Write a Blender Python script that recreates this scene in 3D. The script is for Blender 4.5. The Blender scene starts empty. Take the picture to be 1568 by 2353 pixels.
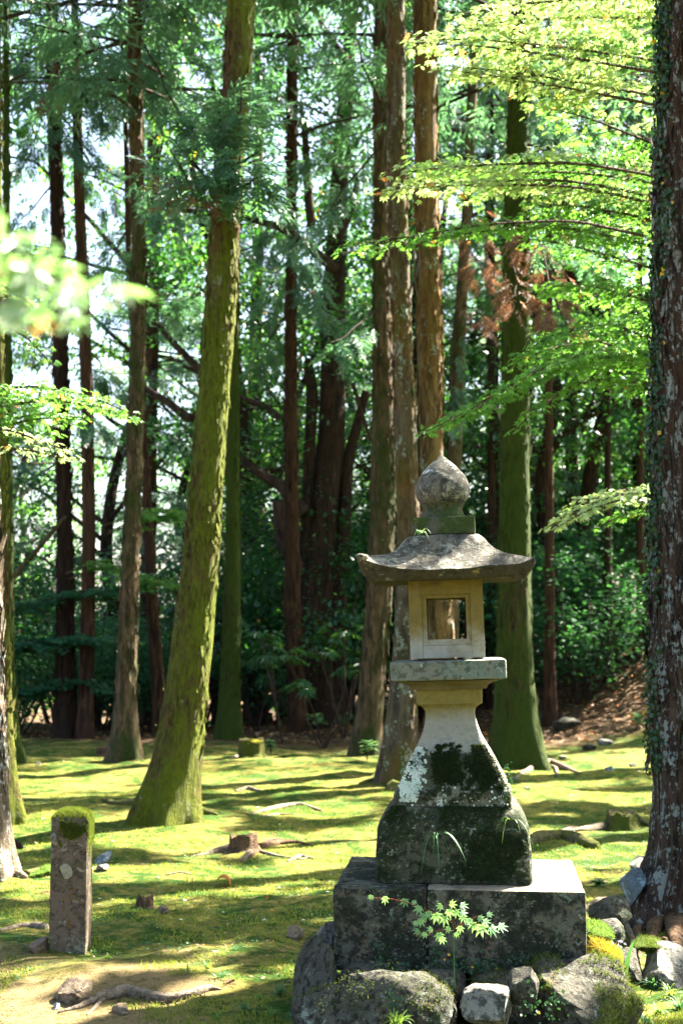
import bpy, math, random
import numpy as np

C = bpy.context.scene
COL = C.collection
# ------------------------------------------------------------------ camera, sky, sun, exposure
F_PX, CX, CY, PITCH, CAM_H = 3267.0, 784.0, 1176.0, math.radians(5.0), 1.75
cam_d = bpy.data.cameras.new('camera'); cam = bpy.data.objects.new('camera', cam_d); COL.objects.link(cam)
cam.location = (0, 0, CAM_H); cam.rotation_euler = (math.radians(90) + PITCH, 0, 0)
cam_d.sensor_fit = 'VERTICAL'; cam_d.sensor_height = 36; cam_d.sensor_width = 24
cam_d.lens = F_PX / 2352.0 * 36
cam_d.clip_start = 0.05; cam_d.clip_end = 2000
cam_d.dof.use_dof = True; cam_d.dof.focus_distance = 6.75; cam_d.dof.aperture_fstop = 3.6
C.camera = cam

SUN_AZ, SUN_EL = math.radians(53), math.radians(47)          # azimuth clockwise from +Y
SUN = np.array([math.sin(SUN_AZ) * math.cos(SUN_EL), math.cos(SUN_AZ) * math.cos(SUN_EL), math.sin(SUN_EL)])
w = bpy.data.worlds.new('World'); C.world = w; w.use_nodes = True
wn = w.node_tree.nodes; wl = w.node_tree.links; wn.clear()
sky = wn.new('ShaderNodeTexSky'); sky.sky_type = 'NISHITA'; sky.sun_disc = False
sky.sun_elevation = SUN_EL; sky.sun_rotation = SUN_AZ; sky.dust_density = 3.0; sky.air_density = 1.0
hsv = wn.new('ShaderNodeHueSaturation'); hsv.inputs['Saturation'].default_value = 1.0
bg = wn.new('ShaderNodeBackground'); bg.inputs['Strength'].default_value = 0.05
wo = wn.new('ShaderNodeOutputWorld')
wl.new(sky.outputs[0], hsv.inputs['Color']); wl.new(hsv.outputs[0], bg.inputs['Color']); wl.new(bg.outputs[0], wo.inputs['Surface'])
sl = bpy.data.lights.new('sun', 'SUN'); sl.energy = 5.0; sl.angle = math.radians(0.53); sl.color = (1.0, 0.93, 0.8)
so = bpy.data.objects.new('sun', sl); COL.objects.link(so)
so.rotation_euler = (math.radians(90) - SUN_EL, 0, math.pi - SUN_AZ); so.location = (10, 10, 30)
C.view_settings.view_transform = 'Standard'; C.view_settings.look = 'None'
C.view_settings.exposure = 3.65; C.view_settings.gamma = 1.0
C.cycles.max_bounces = 6; C.cycles.diffuse_bounces = 3; C.cycles.glossy_bounces = 2
C.cycles.transmission_bounces = 4; C.cycles.sample_clamp_indirect = 6.0
C.cycles.use_denoising = True

rng = np.random.default_rng(7)

# ------------------------------------------------------------------ projection helpers (photo pixels at 1568 x 2352)
cp, sp = math.cos(PITCH), math.sin(PITCH)
def P(px, py, Y):
    dx = (px - CX) / F_PX; dy = -(py - CY) / F_PX
    d = np.array([dx, cp - dy * sp, sp + dy * cp]); t = Y / d[1]
    return np.array([d[0] * t, Y, CAM_H + d[2] * t])
def proj(p):
    p = np.atleast_2d(p); q = p - np.array([0, 0, CAM_H])
    f = np.maximum(q[:, 1] * cp + q[:, 2] * sp, .01); u = -q[:, 1] * sp + q[:, 2] * cp
    return CX + F_PX * q[:, 0] / f, CY - F_PX * u / f
def M_PX(Y): return Y / F_PX

# ------------------------------------------------------------------ noise
def _h(ix, iy, iz, seed):
    n = (ix.astype(np.int64) * 374761393 + iy.astype(np.int64) * 668265263 + iz.astype(np.int64) * 2147483647 + seed * 974711) & 0xffffffff
    n = ((n ^ (n >> 13)) * 1274126177) & 0xffffffff
    n = ((n ^ (n >> 16)) * 2246822519) & 0xffffffff
    return ((n ^ (n >> 15)) & 0xffffff) / float(0xffffff)
def vnoise(p, seed=0):
    f = np.floor(p); t = p - f; t = t * t * (3 - 2 * t); i = f.astype(np.int64)
    r = 0
    for a in (0, 1):
        for b in (0, 1):
            for c in (0, 1):
                wgt = (t[:, 0] if a else 1 - t[:, 0]) * (t[:, 1] if b else 1 - t[:, 1]) * (t[:, 2] if c else 1 - t[:, 2])
                r = r + wgt * _h(i[:, 0] + a, i[:, 1] + b, i[:, 2] + c, seed)
    return r
def fbm(p, octv=4, seed=0):
    p = np.asarray(p, float); s = 0; a = .5; tot = 0
    for o in range(octv):
        s = s + a * vnoise(p * (2 ** o) + o * 17.3, seed + o); tot += a; a *= .5
    return s / tot
def sstep(a, b, x):
    t = np.clip((x - a) / (b - a), 0, 1); return t * t * (3 - 2 * t)

def height(x, y):
    x = np.atleast_1d(np.asarray(x, float)); y = np.atleast_1d(np.asarray(y, float))
    q = np.stack([x, y, np.zeros_like(x)], 1)
    z = (fbm(q * .35, 3, 3) - .5) * .26 + (fbm(q * 1.6, 3, 9) - .5) * .11 + (fbm(q * 6, 3, 5) - .5) * .04
    z = z + 1.5 * sstep(3.0, 8.0, x) * sstep(21, 30, y) + .9 * sstep(1.0, 4.0, x) * sstep(25, 33, y)
    z = z - 2.2 * sstep(27, 45, y) * sstep(1.0, -5.0, x)
    return z
def hz(x, y): return float(height(x, y)[0])
def G(px, py):
    dx = (px - CX) / F_PX; dy = -(py - CY) / F_PX
    d = np.array([dx, cp - dy * sp, sp + dy * cp]); t = -CAM_H / d[2] if d[2] < -.01 else 60.
    for _ in range(12):
        z = hz(d[0] * t, d[1] * t); t = .5 * t + .5 * (z - CAM_H) / d[2]
    return np.array([d[0] * t, d[1] * t, hz(d[0] * t, d[1] * t)])

# ------------------------------------------------------------------ mesh helpers
def mesh_np(name, V, faces, smooth=True, rnd=None):
    """faces: list of (M,k) int arrays"""
    me = bpy.data.meshes.new(name); V = np.ascontiguousarray(V, np.float32)
    if not isinstance(faces, list): faces = [faces]
    me.vertices.add(len(V)); me.vertices.foreach_set('co', V.ravel())
    nl = sum(f.size for f in faces); npoly = sum(len(f) for f in faces)
    me.loops.add(nl); me.loops.foreach_set('vertex_index', np.concatenate([f.ravel() for f in faces]).astype(np.int32))
    tot = np.concatenate([np.full(len(f), f.shape[1], np.int32) for f in faces])
    me.polygons.add(npoly); me.polygons.foreach_set('loop_start', np.concatenate([[0], np.cumsum(tot)[:-1]]).astype(np.int32))
    me.polygons.foreach_set('loop_total', tot)
    me.polygons.foreach_set('use_smooth', np.full(npoly, smooth, bool))
    if rnd is not None:
        a = me.attributes.new('rnd', 'FLOAT', 'POINT'); a.data.foreach_set('value', np.ascontiguousarray(rnd, np.float32))
    me.update(calc_edges=True); me.validate(clean_customdata=False)
    return me
def obj(name, me, mat=None, parent=None):
    o = bpy.data.objects.new(name, me); COL.objects.link(o)
    if mat is not None and me is not None and not me.materials: me.materials.append(mat)
    if parent is not None: o.parent = parent
    return o
def tag(o, label=None, cat=None, group=None, kind=None):
    for k, v in (('label', label), ('category', cat), ('group', group), ('kind', kind)):
        if v: o[k] = v
    return o
def empty(name, loc, label, cat, group=None, rz=0):
    o = bpy.data.objects.new(name, None); COL.objects.link(o); o.location = loc; o.rotation_euler = (0, 0, rz)
    o.empty_display_size = .1
    return tag(o, label, cat, group)

class Geo:
    def __init__(s): s.V = []; s.F = []; s.n = 0; s.R = []
    def add(s, V, F, r=None):
        s.V.append(V); F = F if isinstance(F, list) else [F]
        for f in F: s.F.append(f + s.n)
        s.R.append(np.full(len(V), .5) if r is None else (np.full(len(V), r) if np.isscalar(r) else r)); s.n += len(V)
    def mesh(s, name, smooth=True, origin=(0, 0, 0)):
        V = np.concatenate(s.V) - np.array(origin)
        by = {}
        for f in s.F: by.setdefault(f.shape[1], []).append(f)
        return mesh_np(name, V, [np.concatenate(v) for v in by.values()], smooth, np.concatenate(s.R))

def resample(pts, rad, n):
    pts = np.asarray(pts, float); rad = np.asarray(rad, float)
    d = np.concatenate([[0], np.cumsum(np.linalg.norm(np.diff(pts, axis=0), axis=1))]); s = np.linspace(0, d[-1], n)
    # catmull-like smoothing: interpolate then smooth
    q = np.stack([np.interp(s, d, pts[:, k]) for k in range(3)], 1); r = np.interp(s, d, rad)
    k = max(1, n // (len(pts) * 2 + 1))
    for _ in range(k):
        q[1:-1] = .25 * q[:-2] + .5 * q[1:-1] + .25 * q[2:]; r[1:-1] = .25 * r[:-2] + .5 * r[1:-1] + .25 * r[2:]
    return q, r
def tube(pts, rad, sides=8, n=None, rough=0., seed=0, fine=6., cap=True, ridge=0.):
    if n is None: n = max(len(pts) * 4, 8)
    q, r = resample(pts, rad, n)
    t = np.gradient(q, axis=0); t /= np.linalg.norm(t, axis=1)[:, None] + 1e-9
    u = np.cross(t[0], [0, 0, 1.]); 
    if np.linalg.norm(u) < .1: u = np.cross(t[0], [0, 1., 0])
    U = []
    for k in range(n):
        u = u - t[k] * u.dot(t[k]); u /= np.linalg.norm(u) + 1e-9; U.append(u)
    U = np.array(U); W = np.cross(t, U)
    a = np.linspace(0, 2 * np.pi, sides, endpoint=False)
    ring = U[:, None, :] * np.cos(a)[None, :, None] + W[:, None, :] * np.sin(a)[None, :, None]
    rr = np.repeat(r[:, None], sides, 1)
    if rough and ridge:
        s_ = np.concatenate([[0], np.cumsum(np.linalg.norm(np.diff(q, axis=0), axis=1))])[:, None] + 0 * a[None]; mr = 1.2 / (r.max() + 1e-6) * .05
        pp = np.stack([np.cos(a)[None] * 2.2 + 0 * s_, np.sin(a)[None] * 2.2 + 0 * s_, s_ * 3.5 * min(4, .06 / (r.max() + 1e-6))], -1).reshape(-1, 3)
        rr = rr * (1 + rough * 2 * (fbm(pp, 4, seed).reshape(n, sides) - .5))
    elif rough:
        pp = (q[:, None, :] + ring * rr[:, :, None]).reshape(-1, 3) * fine
        rr = rr * (1 + rough * 2 * (fbm(pp, 3, seed).reshape(n, sides) - .5))
    if ridge: rr = rr * (1 + ridge * (np.sin(a * 5 + seed)[None, :] * .6 + np.sin(a * 9 + 2 * seed + q[:, 2:3] * .7) * .4))
    V = (q[:, None, :] + ring * rr[:, :, None]).reshape(-1, 3)
    i = np.arange(n - 1)[:, None] * sides; j = np.arange(sides)[None, :]; j2 = (j + 1) % sides
    Fq = np.stack([i + j, i + j2, i + sides + j2, i + sides + j], -1).reshape(-1, 4)
    F = [Fq]
    if cap:
        V = np.concatenate([V, q[:1], q[-1:]]); jj = np.arange(sides)
        F.append(np.stack([np.full(sides, n * sides), (jj + 1) % sides, jj], 1))
        F.append(np.stack([np.full(sides, n * sides + 1), (n - 1) * sides + jj, (n - 1) * sides + (jj + 1) % sides], 1))
    return V, F

def frames(dirv, nrm):
    """rotation matrices: local +Y along dirv, local +Z close to nrm"""
    y = dirv / (np.linalg.norm(dirv, axis=1)[:, None] + 1e-9)
    x = np.cross(y, nrm); x /= np.linalg.norm(x, axis=1)[:, None] + 1e-9
    z = np.cross(x, y)
    return np.stack([x, y, z], 2)          # columns
def scatter(T, TF, pos, R, sc, rnd=None):
    N = len(pos); n = len(T)
    sc = np.asarray(sc)
    Tm = T[None] * (sc[:, None, None] if sc.ndim == 1 else sc[:, None, :])
    V = np.einsum('nij,nkj->nki', R, Tm) + pos[:, None, :]
    F = (TF[None] + (np.arange(N) * n)[:, None, None]).reshape(-1, TF.shape[1])
    if rnd is None: rnd = rng.random(N)
    return V.reshape(-1, 3), F, np.repeat(rnd, n)
def rdir(N, zs=1.):
    v = rng.normal(size=(N, 3)); v[:, 2] *= zs; return v / np.linalg.norm(v, axis=1)[:, None]

# leaf templates (unit length along +Y)
LEAF = np.array([[0, 0, 0], [-.27, .42, .05], [0, 1, -.05], [.27, .42, .05]], float); LEAF_F = np.array([[0, 3, 2, 1]])
def lobes(angles, lens, wid, droop=.18):
    V = []; Fs = []
    for a, L in zip(angles, lens):
        a = math.radians(a); dx, dy = math.sin(a), math.cos(a); nx, ny = dy, -dx
        b = len(V)
        V += [[-dx * .04, -dy * .04, 0], [dx * L * .42 - nx * wid, dy * L * .42 - ny * wid, .03 - droop * .2 * L],
              [dx * L, dy * L, -droop * L], [dx * L * .42 + nx * wid, dy * L * .42 + ny * wid, .03 - droop * .2 * L]]
        Fs.append([b, b + 3, b + 2, b + 1])
    return np.array(V, float), np.array(Fs)
MAPLE, MAPLE_F = lobes([0, 38, -38, 76, -76, 118, -118], [.62, .58, .58, .46, .46, .26, .26], .085)
FATSIA, FATSIA_F = lobes([0, 30, -30, 60, -60, 95, -95, 130, -130], [.6, .6, .6, .54, .54, .46, .46, .34, .34], .085, .3)
def spray_template(n=9, seed=1):
    r = np.random.default_rng(seed); V = []; Fs = []
    def q(p, d, L, wd):
        b = len(V); p = np.array(p); d = np.array(d) / np.linalg.norm(d); s = np.cross(d, [0, 0, 1.]); s /= np.linalg.norm(s)
        m = p + d * L * .45
        V.extend([p, m - s * wd, p + d * L + np.array([0, 0, -.12 * L]), m + s * wd]); Fs.append([b, b + 3, b + 2, b + 1])
    q([0, 0, 0], [0, 1, -.1], 1., .02)
    for k in range(n):
        y = .08 + .85 * k / n
        for sgn in (-1, 1):
            L = (.42 * (1 - .55 * y)) * r.uniform(.7, 1.2)
            q([0, y, -.1 * y], [sgn * r.uniform(.6, 1), r.uniform(.6, 1.1), r.uniform(-.5, .25)], L, .034)
    return np.array(V, float), np.array(Fs)
SPRAY, SPRAY_F = spray_template()
SPRAY_LO, SPRAY_LO_F = spray_template(4, 5); SPRAY_LO[:, 0] *= 1.25

# ------------------------------------------------------------------ material helpers
class NT:
    def __init__(s, name):
        s.m = bpy.data.materials.new(name); s.m.use_nodes = True; s.t = s.m.node_tree; s.n = s.t.nodes; s.l = s.t.links; s.n.clear()
        s.out = s.n.new('ShaderNodeOutputMaterial'); s.tc = None
    def coord(s, scale=(1, 1, 1), kind='Object'):
        if s.tc is None: s.tc = s.n.new('ShaderNodeTexCoord')
        mp = s.n.new('ShaderNodeMapping'); mp.inputs['Scale'].default_value = scale
        s.l.new(s.tc.outputs[kind], mp.inputs[0]); return mp.outputs[0]
    def noise(s, scale, detail=5, rough=.6, vec=None, dist=0.):
        n = s.n.new('ShaderNodeTexNoise'); n.inputs['Scale'].default_value = scale; n.inputs['Detail'].default_value = detail
        n.inputs['Roughness'].default_value = rough; n.inputs['Distortion'].default_value = dist
        s.l.new(vec if vec is not None else s.coord(), n.inputs['Vector']); return n.outputs['Fac']
    def voro(s, scale, vec=None, feature='F1'):
        n = s.n.new('ShaderNodeTexVoronoi'); n.inputs['Scale'].default_value = scale; n.feature = feature
        s.l.new(vec if vec is not None else s.coord(), n.inputs['Vector']); return n.outputs['Distance']
    def ramp(s, fac, a, b, inv=False):
        m = s.n.new('ShaderNodeMapRange'); m.interpolation_type = 'SMOOTHSTEP'
        m.inputs['From Min'].default_value = a; m.inputs['From Max'].default_value = b
        m.inputs['To Min'].default_value = 1. if inv else 0.; m.inputs['To Max'].default_value = 0. if inv else 1.
        s.l.new(fac, m.inputs['Value']); return m.outputs[0]
    def val(s, x):
        v = s.n.new('ShaderNodeValue'); v.outputs[0].default_value = x; return v.outputs[0]
    def math(s, op, a, b=None):
        m = s.n.new('ShaderNodeMath'); m.operation = op
        for k, x in enumerate((a, b)):
            if x is None: continue
            if isinstance(x, (int, float)): m.inputs[k].default_value = x
            else: s.l.new(x, m.inputs[k])
        return m.outputs[0]
    def mix(s, fac, a, b):
        m = s.n.new('ShaderNodeMix'); m.data_type = 'RGBA'
        if isinstance(fac, (int, float)): m.inputs[0].default_value = fac
        else: s.l.new(fac, m.inputs[0])
        for k, x in ((6, a), (7, b)):
            if isinstance(x, (tuple, list)): m.inputs[k].default_value = (*x[:3], 1)
            else: s.l.new(x, m.inputs[k])
        return m.outputs[2]
    def sep(s, kind='Object'):
        n = s.n.new('ShaderNodeSeparateXYZ'); s.l.new(s.coord(kind=kind), n.inputs[0]); return n.outputs
    def geo(s): return s.n.new('ShaderNodeNewGeometry').outputs
    def attr(s, name='rnd'):
        n = s.n.new('ShaderNodeAttribute'); n.attribute_name = name; return n.outputs['Fac']
    def bump(s, h, strength=.5, dist=.01, nrm=None):
        b = s.n.new('ShaderNodeBump'); b.inputs['Strength'].default_value = strength; b.inputs['Distance'].default_value = dist
        s.l.new(h, b.inputs['Height'])
        if nrm is not None: s.l.new(nrm, b.inputs['Normal'])
        return b.outputs[0]
    def principled(s, col, rough=.85, nrm=None, spec=.25):
        b = s.n.new('ShaderNodeBsdfPrincipled')
        if isinstance(col, (tuple, list)): b.inputs['Base Color'].default_value = (*col, 1)
        else: s.l.new(col, b.inputs['Base Color'])
        if isinstance(rough, (int, float)): b.inputs['Roughness'].default_value = rough
        else: s.l.new(rough, b.inputs['Roughness'])
        b.inputs['Specular IOR Level'].default_value = spec
        if nrm is not None: s.l.new(nrm, b.inputs['Normal'])
        s.l.new(b.outputs[0], s.out.inputs['Surface']); return b

def leaf_mat(name, c1, c2, trans, tfac=.45, rough=.45, c3=None, f3=.06, spec=.35):
    s = NT(name); r = s.attr()
    col = s.mix(r, c1, c2)
    if c3 is not None: col = s.mix(s.ramp(r, 1 - f3 - .005, 1 - f3), col, c3)
    b = s.principled(col, rough, None, spec)
    t = s.n.new('ShaderNodeBsdfTranslucent')
    tc = s.mix(r, trans, tuple(min(1, x * 1.35) for x in trans))
    if c3 is not None: tc = s.mix(s.ramp(r, 1 - f3 - .005, 1 - f3), tc, tuple(min(1, x * 1.5) for x in c3))
    s.l.new(tc, t.inputs['Color'])
    m = s.n.new('ShaderNodeMixShader'); m.inputs[0].default_value = tfac
    s.l.new(b.outputs[0], m.inputs[1]); s.l.new(t.outputs[0], m.inputs[2]); s.l.new(m.outputs[0], s.out.inputs['Surface'])
    return s.m

def bark_mat(name, base, dark, moss=None, moss_amt=.5, lich=None, lich_amt=.3, sc=1., orange=None, relief=.03, zmoss=None, iso=False, lsc=1.):
    """base/dark bark fibres, moss cover (0..1), lichen patches"""
    s = NT(name)
    kz = 5. if iso else 1.
    v = s.coord((7 * sc, 7 * sc, 1.1 * sc * kz)); fib = s.noise(2.2, 7, .65, v, .6)
    v2 = s.coord((20 * sc, 20 * sc, 4 * sc * kz)); fib2 = s.noise(2.0, 5, .6, v2)
    col = s.mix(s.ramp(fib, .36, .62), dark, base)
    col = s.mix(s.ramp(s.noise(1.3, 3, .5, s.coord((1, 1, .5))), .45, .65), col, s.mix(fib2, dark, orange or base))
    if moss is not None:
        big = s.noise(1.4, 5, .65, s.coord((1, 1, .45))); fine = s.noise(24, 4, .7)
        f = s.math('ADD', s.math('MULTIPLY', big, .55), s.math('ADD', s.math('MULTIPLY', fib2, .25), s.math('MULTIPLY', s.noise(9, 5, .7, s.coord((1, 1, .5))), .2)))
        if zmoss:
            z = s.sep()[2]; f = s.math('ADD', f, s.ramp(z, zmoss[0], zmoss[1], True) if zmoss[2] > 0 else s.math('MULTIPLY', s.ramp(z, zmoss[0], zmoss[1]), .4))
        a = .78 - .6 * moss_amt
        mk = s.ramp(f, a - .05, a + .07)
        mc = s.mix(fine, tuple(x * .5 for x in moss), tuple(x * 1.35 for x in moss))
        col = s.mix(mk, col, mc)
    if lich is not None:
        l1 = s.noise(5.5 * lsc, 6, .75, s.coord((1, 1, .55 / lsc ** .5))); l2 = s.noise(30, 3, .6)
        lk = s.ramp(s.math('ADD', s.math('MULTIPLY', l1, .7), s.math('MULTIPLY', l2, .3)), .68 - .22 * lich_amt, .72 - .22 * lich_amt)
        col = s.mix(s.math('MULTIPLY', lk, .85), col, lich)
    h = s.math('ADD', s.math('MULTIPLY', fib, 1.), s.math('MULTIPLY', fib2, .45))
    h = s.math('ADD', h, s.math('MULTIPLY', s.noise(60, 3, .6), .25))
    col = s.mix(s.math('MULTIPLY', s.ramp(s.noise(3.0, 6, .7, s.coord((9 * sc, 9 * sc, 2.2 * sc * kz))), .55, .68), .5), col, tuple(x * .45 for x in dark))
    s.principled(col, .9, s.bump(h, 1., relief * 2.2), .15)
    return s.m

def stone_mat(name, layers, base=(.2, .19, .17), relief=.012, grain=140, rough=.9, speck=0.):
    """layers: (scale, lo, hi, colour, detail[, stretch])"""
    s = NT(name)
    n0 = s.noise(3, 6, .7); g = s.noise(grain, 2, .6)
    col = s.mix(n0, tuple(x * .7 for x in base), tuple(x * 1.25 for x in base))
    h = s.math('ADD', s.math('MULTIPLY', n0, .7), s.math('MULTIPLY', g, .12))
    for L in layers:
        sc_, lo, hi, c = L[:4]; det = L[4] if len(L) > 4 else 6; st = L[5] if len(L) > 5 else (1, 1, 1)
        mode = L[6] if len(L) > 6 else None
        nz = s.noise(sc_, det, .72, s.coord(st), .3)
        if mode is not None:            # add a vertical gradient: (z0, z1, weight)
            z = s.sep()[2]; nz = s.math('ADD', nz, s.math('MULTIPLY', s.ramp(z, mode[0], mode[1]), mode[2]))
        k = s.ramp(nz, lo, hi)
        fc = s.mix(s.noise(sc_ * 7 + 11, 4, .7), tuple(x * .6 for x in c), tuple(min(1, x * 1.35) for x in c))
        col = s.mix(k, col, fc); h = s.math('ADD', h, s.math('MULTIPLY', k, .12))
    col = s.mix(s.math('MULTIPLY', s.ramp(g, .5, .8), .25), col, (.04, .04, .035))
    if speck:
        cl = s.ramp(s.noise(4.5, 4, .6), .42, .6)
        d1 = s.math('MULTIPLY', s.ramp(s.noise(26, 7, .75), .52, .60), speck); col = s.mix(d1, col, tuple(x * .22 for x in base))
        d2 = s.math('MULTIPLY', s.math('MULTIPLY', s.ramp(s.noise(38, 6, .75, s.coord((1, 1, 1.2))), .57, .62), cl), speck); col = s.mix(d2, col, (.26, .29, .23))
        h = s.math('SUBTRACT', h, s.math('MULTIPLY', d1, .2))
    h = s.math('ADD', h, s.math('MULTIPLY', s.noise(22, 6, .75), .55))
    s.principled(col, rough, s.bump(h, 1., relief * 1.6), .2)
    return s.m

# ------------------------------------------------------------------ materials
M = {}
def ground_mat():
    s = NT('moss_ground'); z = s.sep()
    n1 = s.noise(.55, 5, .6); n2 = s.noise(2.6, 6, .65); n3 = s.noise(11, 5, .65); n4 = s.noise(70, 4, .7); n5 = s.noise(260, 2, .6)
    green = s.mix(n3, (.014, .052, .005), (.056, .122, .010))
    yell = s.mix(n3, (.115, .128, .012), (.34, .27, .075))
    col = s.mix(s.ramp(s.math('ADD', s.math('MULTIPLY', n2, .5), s.math('ADD', s.math('MULTIPLY', n1, .2), s.math('MULTIPLY', n3, .3))), .44, .57), green, yell)
    # ochre, worn soil close to the picture's lower left
    soil = s.mix(n4, (.15, .10, .040), (.34, .25, .12))
    near = s.math('MULTIPLY', s.ramp(z[1], 6.0, 9.2, True), s.ramp(z[0], -1.3, -.2, True))
    k = s.ramp(s.math('ADD', s.math('MULTIPLY', near, .52), s.math('MULTIPLY', s.noise(1.7, 5, .65), .8)), .50, .68)
    col = s.mix(k, col, soil)
    col = s.mix(s.ramp(s.noise(4.2, 6, .75), .60, .68), col, s.mix(n4, (.10, .055, .025), (.26, .15, .07)))
    # leaf litter under the far wood
    litter = s.mix(s.ramp(s.voro(9), .2, .6), (.06, .03, .018), (.15, .085, .05))
    litter = s.mix(s.ramp(s.noise(17, 4, .7), .5, .62), litter, (.05, .03, .02))
    d = s.math('ADD', z[1], s.math('MULTIPLY', z[0], -.12))
    far = s.ramp(s.math('ADD', d, s.math('MULTIPLY', n1, 5.)), 24.6, 27.)
    col = s.mix(far, col, litter)
    col = s.mix(s.math('MULTIPLY', s.ramp(n5, .55, .75), .35), col, (.02, .035, .01))
    col = s.mix(s.math('MULTIPLY', s.ramp(n4, .60, .78), .4), col, (.36, .34, .12))
    col = s.mix(s.math('MULTIPLY', s.ramp(s.noise(19, 6, .75), .50, .60), .55), col, s.mix(n4, (.010, .034, .004), (.045, .07, .010)))
    h = s.math('ADD', s.math('MULTIPLY', n3, .6), s.math('ADD', s.math('MULTIPLY', n4, .4), s.math('MULTIPLY', n5, .2)))
    s.principled(col, .95, s.bump(h, 1., .07), .1); return s.m
M['ground'] = ground_mat()

LICH = (.42, .46, .40)
M['slab'] = stone_mat('mottled_slab_stone', [
    (5.5, .45, .54, (.022, .026, .016), 8), (9, .53, .62, (.15, .115, .075)), (4, .54, .64, (.016, .026, .010), 7),
    (16, .60, .66, (.17, .21, .16), 6), (6.5, .655, .70, LICH, 7), (3.2, .62, .72, (.012, .012, .010), 6, (1, 1, .35))],
    base=(.108, .106, .078), relief=.026, speck=.95)
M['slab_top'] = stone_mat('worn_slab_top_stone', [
    (6, .46, .60, (.14, .12, .085)), (3, .54, .64, (.045, .05, .03), 7, (1, .35, 1)), (18, .62, .68, (.36, .36, .31), 6)], base=(.25, .205, .145), relief=.014, speck=.35)  # clean worn top, with sunlight put into its lighter tan
M['block'] = stone_mat('mossy_block_stone', [
    (5, .44, .55, (.020, .030, .010), 7), (11, .58, .64, (.09, .07, .04)), (3.6, .60, .655, (.30, .30, .23), 6),
    (24, .63, .68, (.36, .42, .33), 5), (7, .52, .62, (.016, .036, .008), 7), (3.4, .80, .92, (.15, .14, .095), 7, (1, 1, 1), (.20, .36, .40))], base=(.070, .072, .045), relief=.026, speck=.85)
M['post'] = stone_mat('lantern_post_stone', [
    (4, .55, .95, (.17, .135, .035), 4, (1, 1, 1), (.34, .60, .6)),
    (6, .80, .86, (.045, .050, .028), 7, (1, 1, 1), (.34, .22, .42)),
    (9, .80, .86, (.13, .125, .085), 6, (1, 1, 1), (.30, .18, .30)),
    (30, .84, .90, (.45, .50, .42), 4, (1, 1, 1), (.32, .16, .25))], base=(.26, .25, .20), relief=.01, speck=.22)
M['platform'] = stone_mat('lantern_platform_stone', [
    (9, .48, .58, (.13, .16, .13)), (18, .58, .64, (.30, .36, .30), 5), (6, .60, .68, (.06, .06, .04)), (5, .60, .70, (.20, .17, .07))],
    base=(.15, .155, .12), relief=.012, speck=.6)
M['chamber'] = stone_mat('lantern_chamber_stone', [
    (3.5, .40, .95, (.27, .165, .012), 4, (1, 1, 1), (1.23, 1.47, .62)), (2.6, .95, 1.3, (.12, .085, .02), 3, (1, 1, 1), (1.40, 1.56, .6))],
    base=(.31, .31, .28), relief=.004, grain=180)
M['under'] = stone_mat('lantern_bracket_stone', [(4, .40, .7, (.080, .062, .018), 4)], base=(.11, .092, .046), relief=.006)
M['roof'] = stone_mat('lantern_roof_stone', [
    (6, .44, .54, (.075, .068, .055), 7), (10, .50, .60, (.30, .28, .22), 6), (22, .61, .67, (.40, .40, .36), 5), (4, .58, .68, (.13, .09, .07), 6)],
    base=(.15, .13, .10), relief=.018, speck=.75)
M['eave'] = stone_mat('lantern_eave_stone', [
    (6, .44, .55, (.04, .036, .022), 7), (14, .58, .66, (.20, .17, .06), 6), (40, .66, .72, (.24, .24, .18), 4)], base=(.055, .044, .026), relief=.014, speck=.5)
M['finial'] = stone_mat('finial_stone', [
    (6, .46, .56, (.050, .045, .038), 7), (11, .52, .60, (.26, .26, .20), 6), (5, .58, .66, (.10, .085, .02), 6),
    (4, .80, .84, (.62, .62, .60), 6, (1, 1, 1), (2.02, 2.07, .36))], base=(.15, .135, .11), relief=.012)
M['neck'] = stone_mat('mossy_neck_stone', [(7, .40, .55, (.035, .055, .012), 7), (12, .56, .64, (.10, .10, .03))], base=(.09, .085, .06), relief=.02)
M['marker'] = stone_mat('marker_stone', [
    (5, .45, .60, (.085, .070, .035), 7), (3.8, .56, .61, (.26, .22, .15), 6), (12, .60, .66, (.30, .26, .20), 5),
    (5, .86, .95, (.20, .185, .12), 6, (1, 1, 1), (.3, .0, .38)), (14, .62, .7, (.03, .03, .02), 5)], base=(.135, .10, .070), relief=.012, speck=.6)
M['rock'] = stone_mat('foundation_rock', [
    (4, .46, .58, (.05, .048, .035), 7), (7, .56, .64, (.13, .09, .045), 6), (9, .58, .64, (.25, .28, .22), 6), (3, .56, .66, (.025, .045, .014), 6),
    (5, .64, .68, (.40, .42, .38), 7)], base=(.095, .088, .066), relief=.04, speck=.9)
M['palerock'] = stone_mat('pale_rock', [
    (5, .52, .60, (.12, .12, .10), 7), (8, .55, .62, (.50, .50, .46), 6), (13, .57, .64, (.06, .06, .045), 6), (4, .55, .62, (.09, .085, .06), 6)], base=(.25, .235, .20), relief=.035, speck=.7)
M['brownrock'] = stone_mat('brown_rock', [
    (6, .50, .60, (.17, .115, .07), 7), (12, .56, .62, (.34, .26, .18), 5), (4, .56, .66, (.08, .07, .04), 6)], base=(.19, .14, .095), relief=.025, speck=.6)
M['bluerock'] = stone_mat('blue_pebble', [(9, .5, .6, (.3, .36, .42), 5)], base=(.11, .13, .15), relief=.015, speck=.5)

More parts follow.
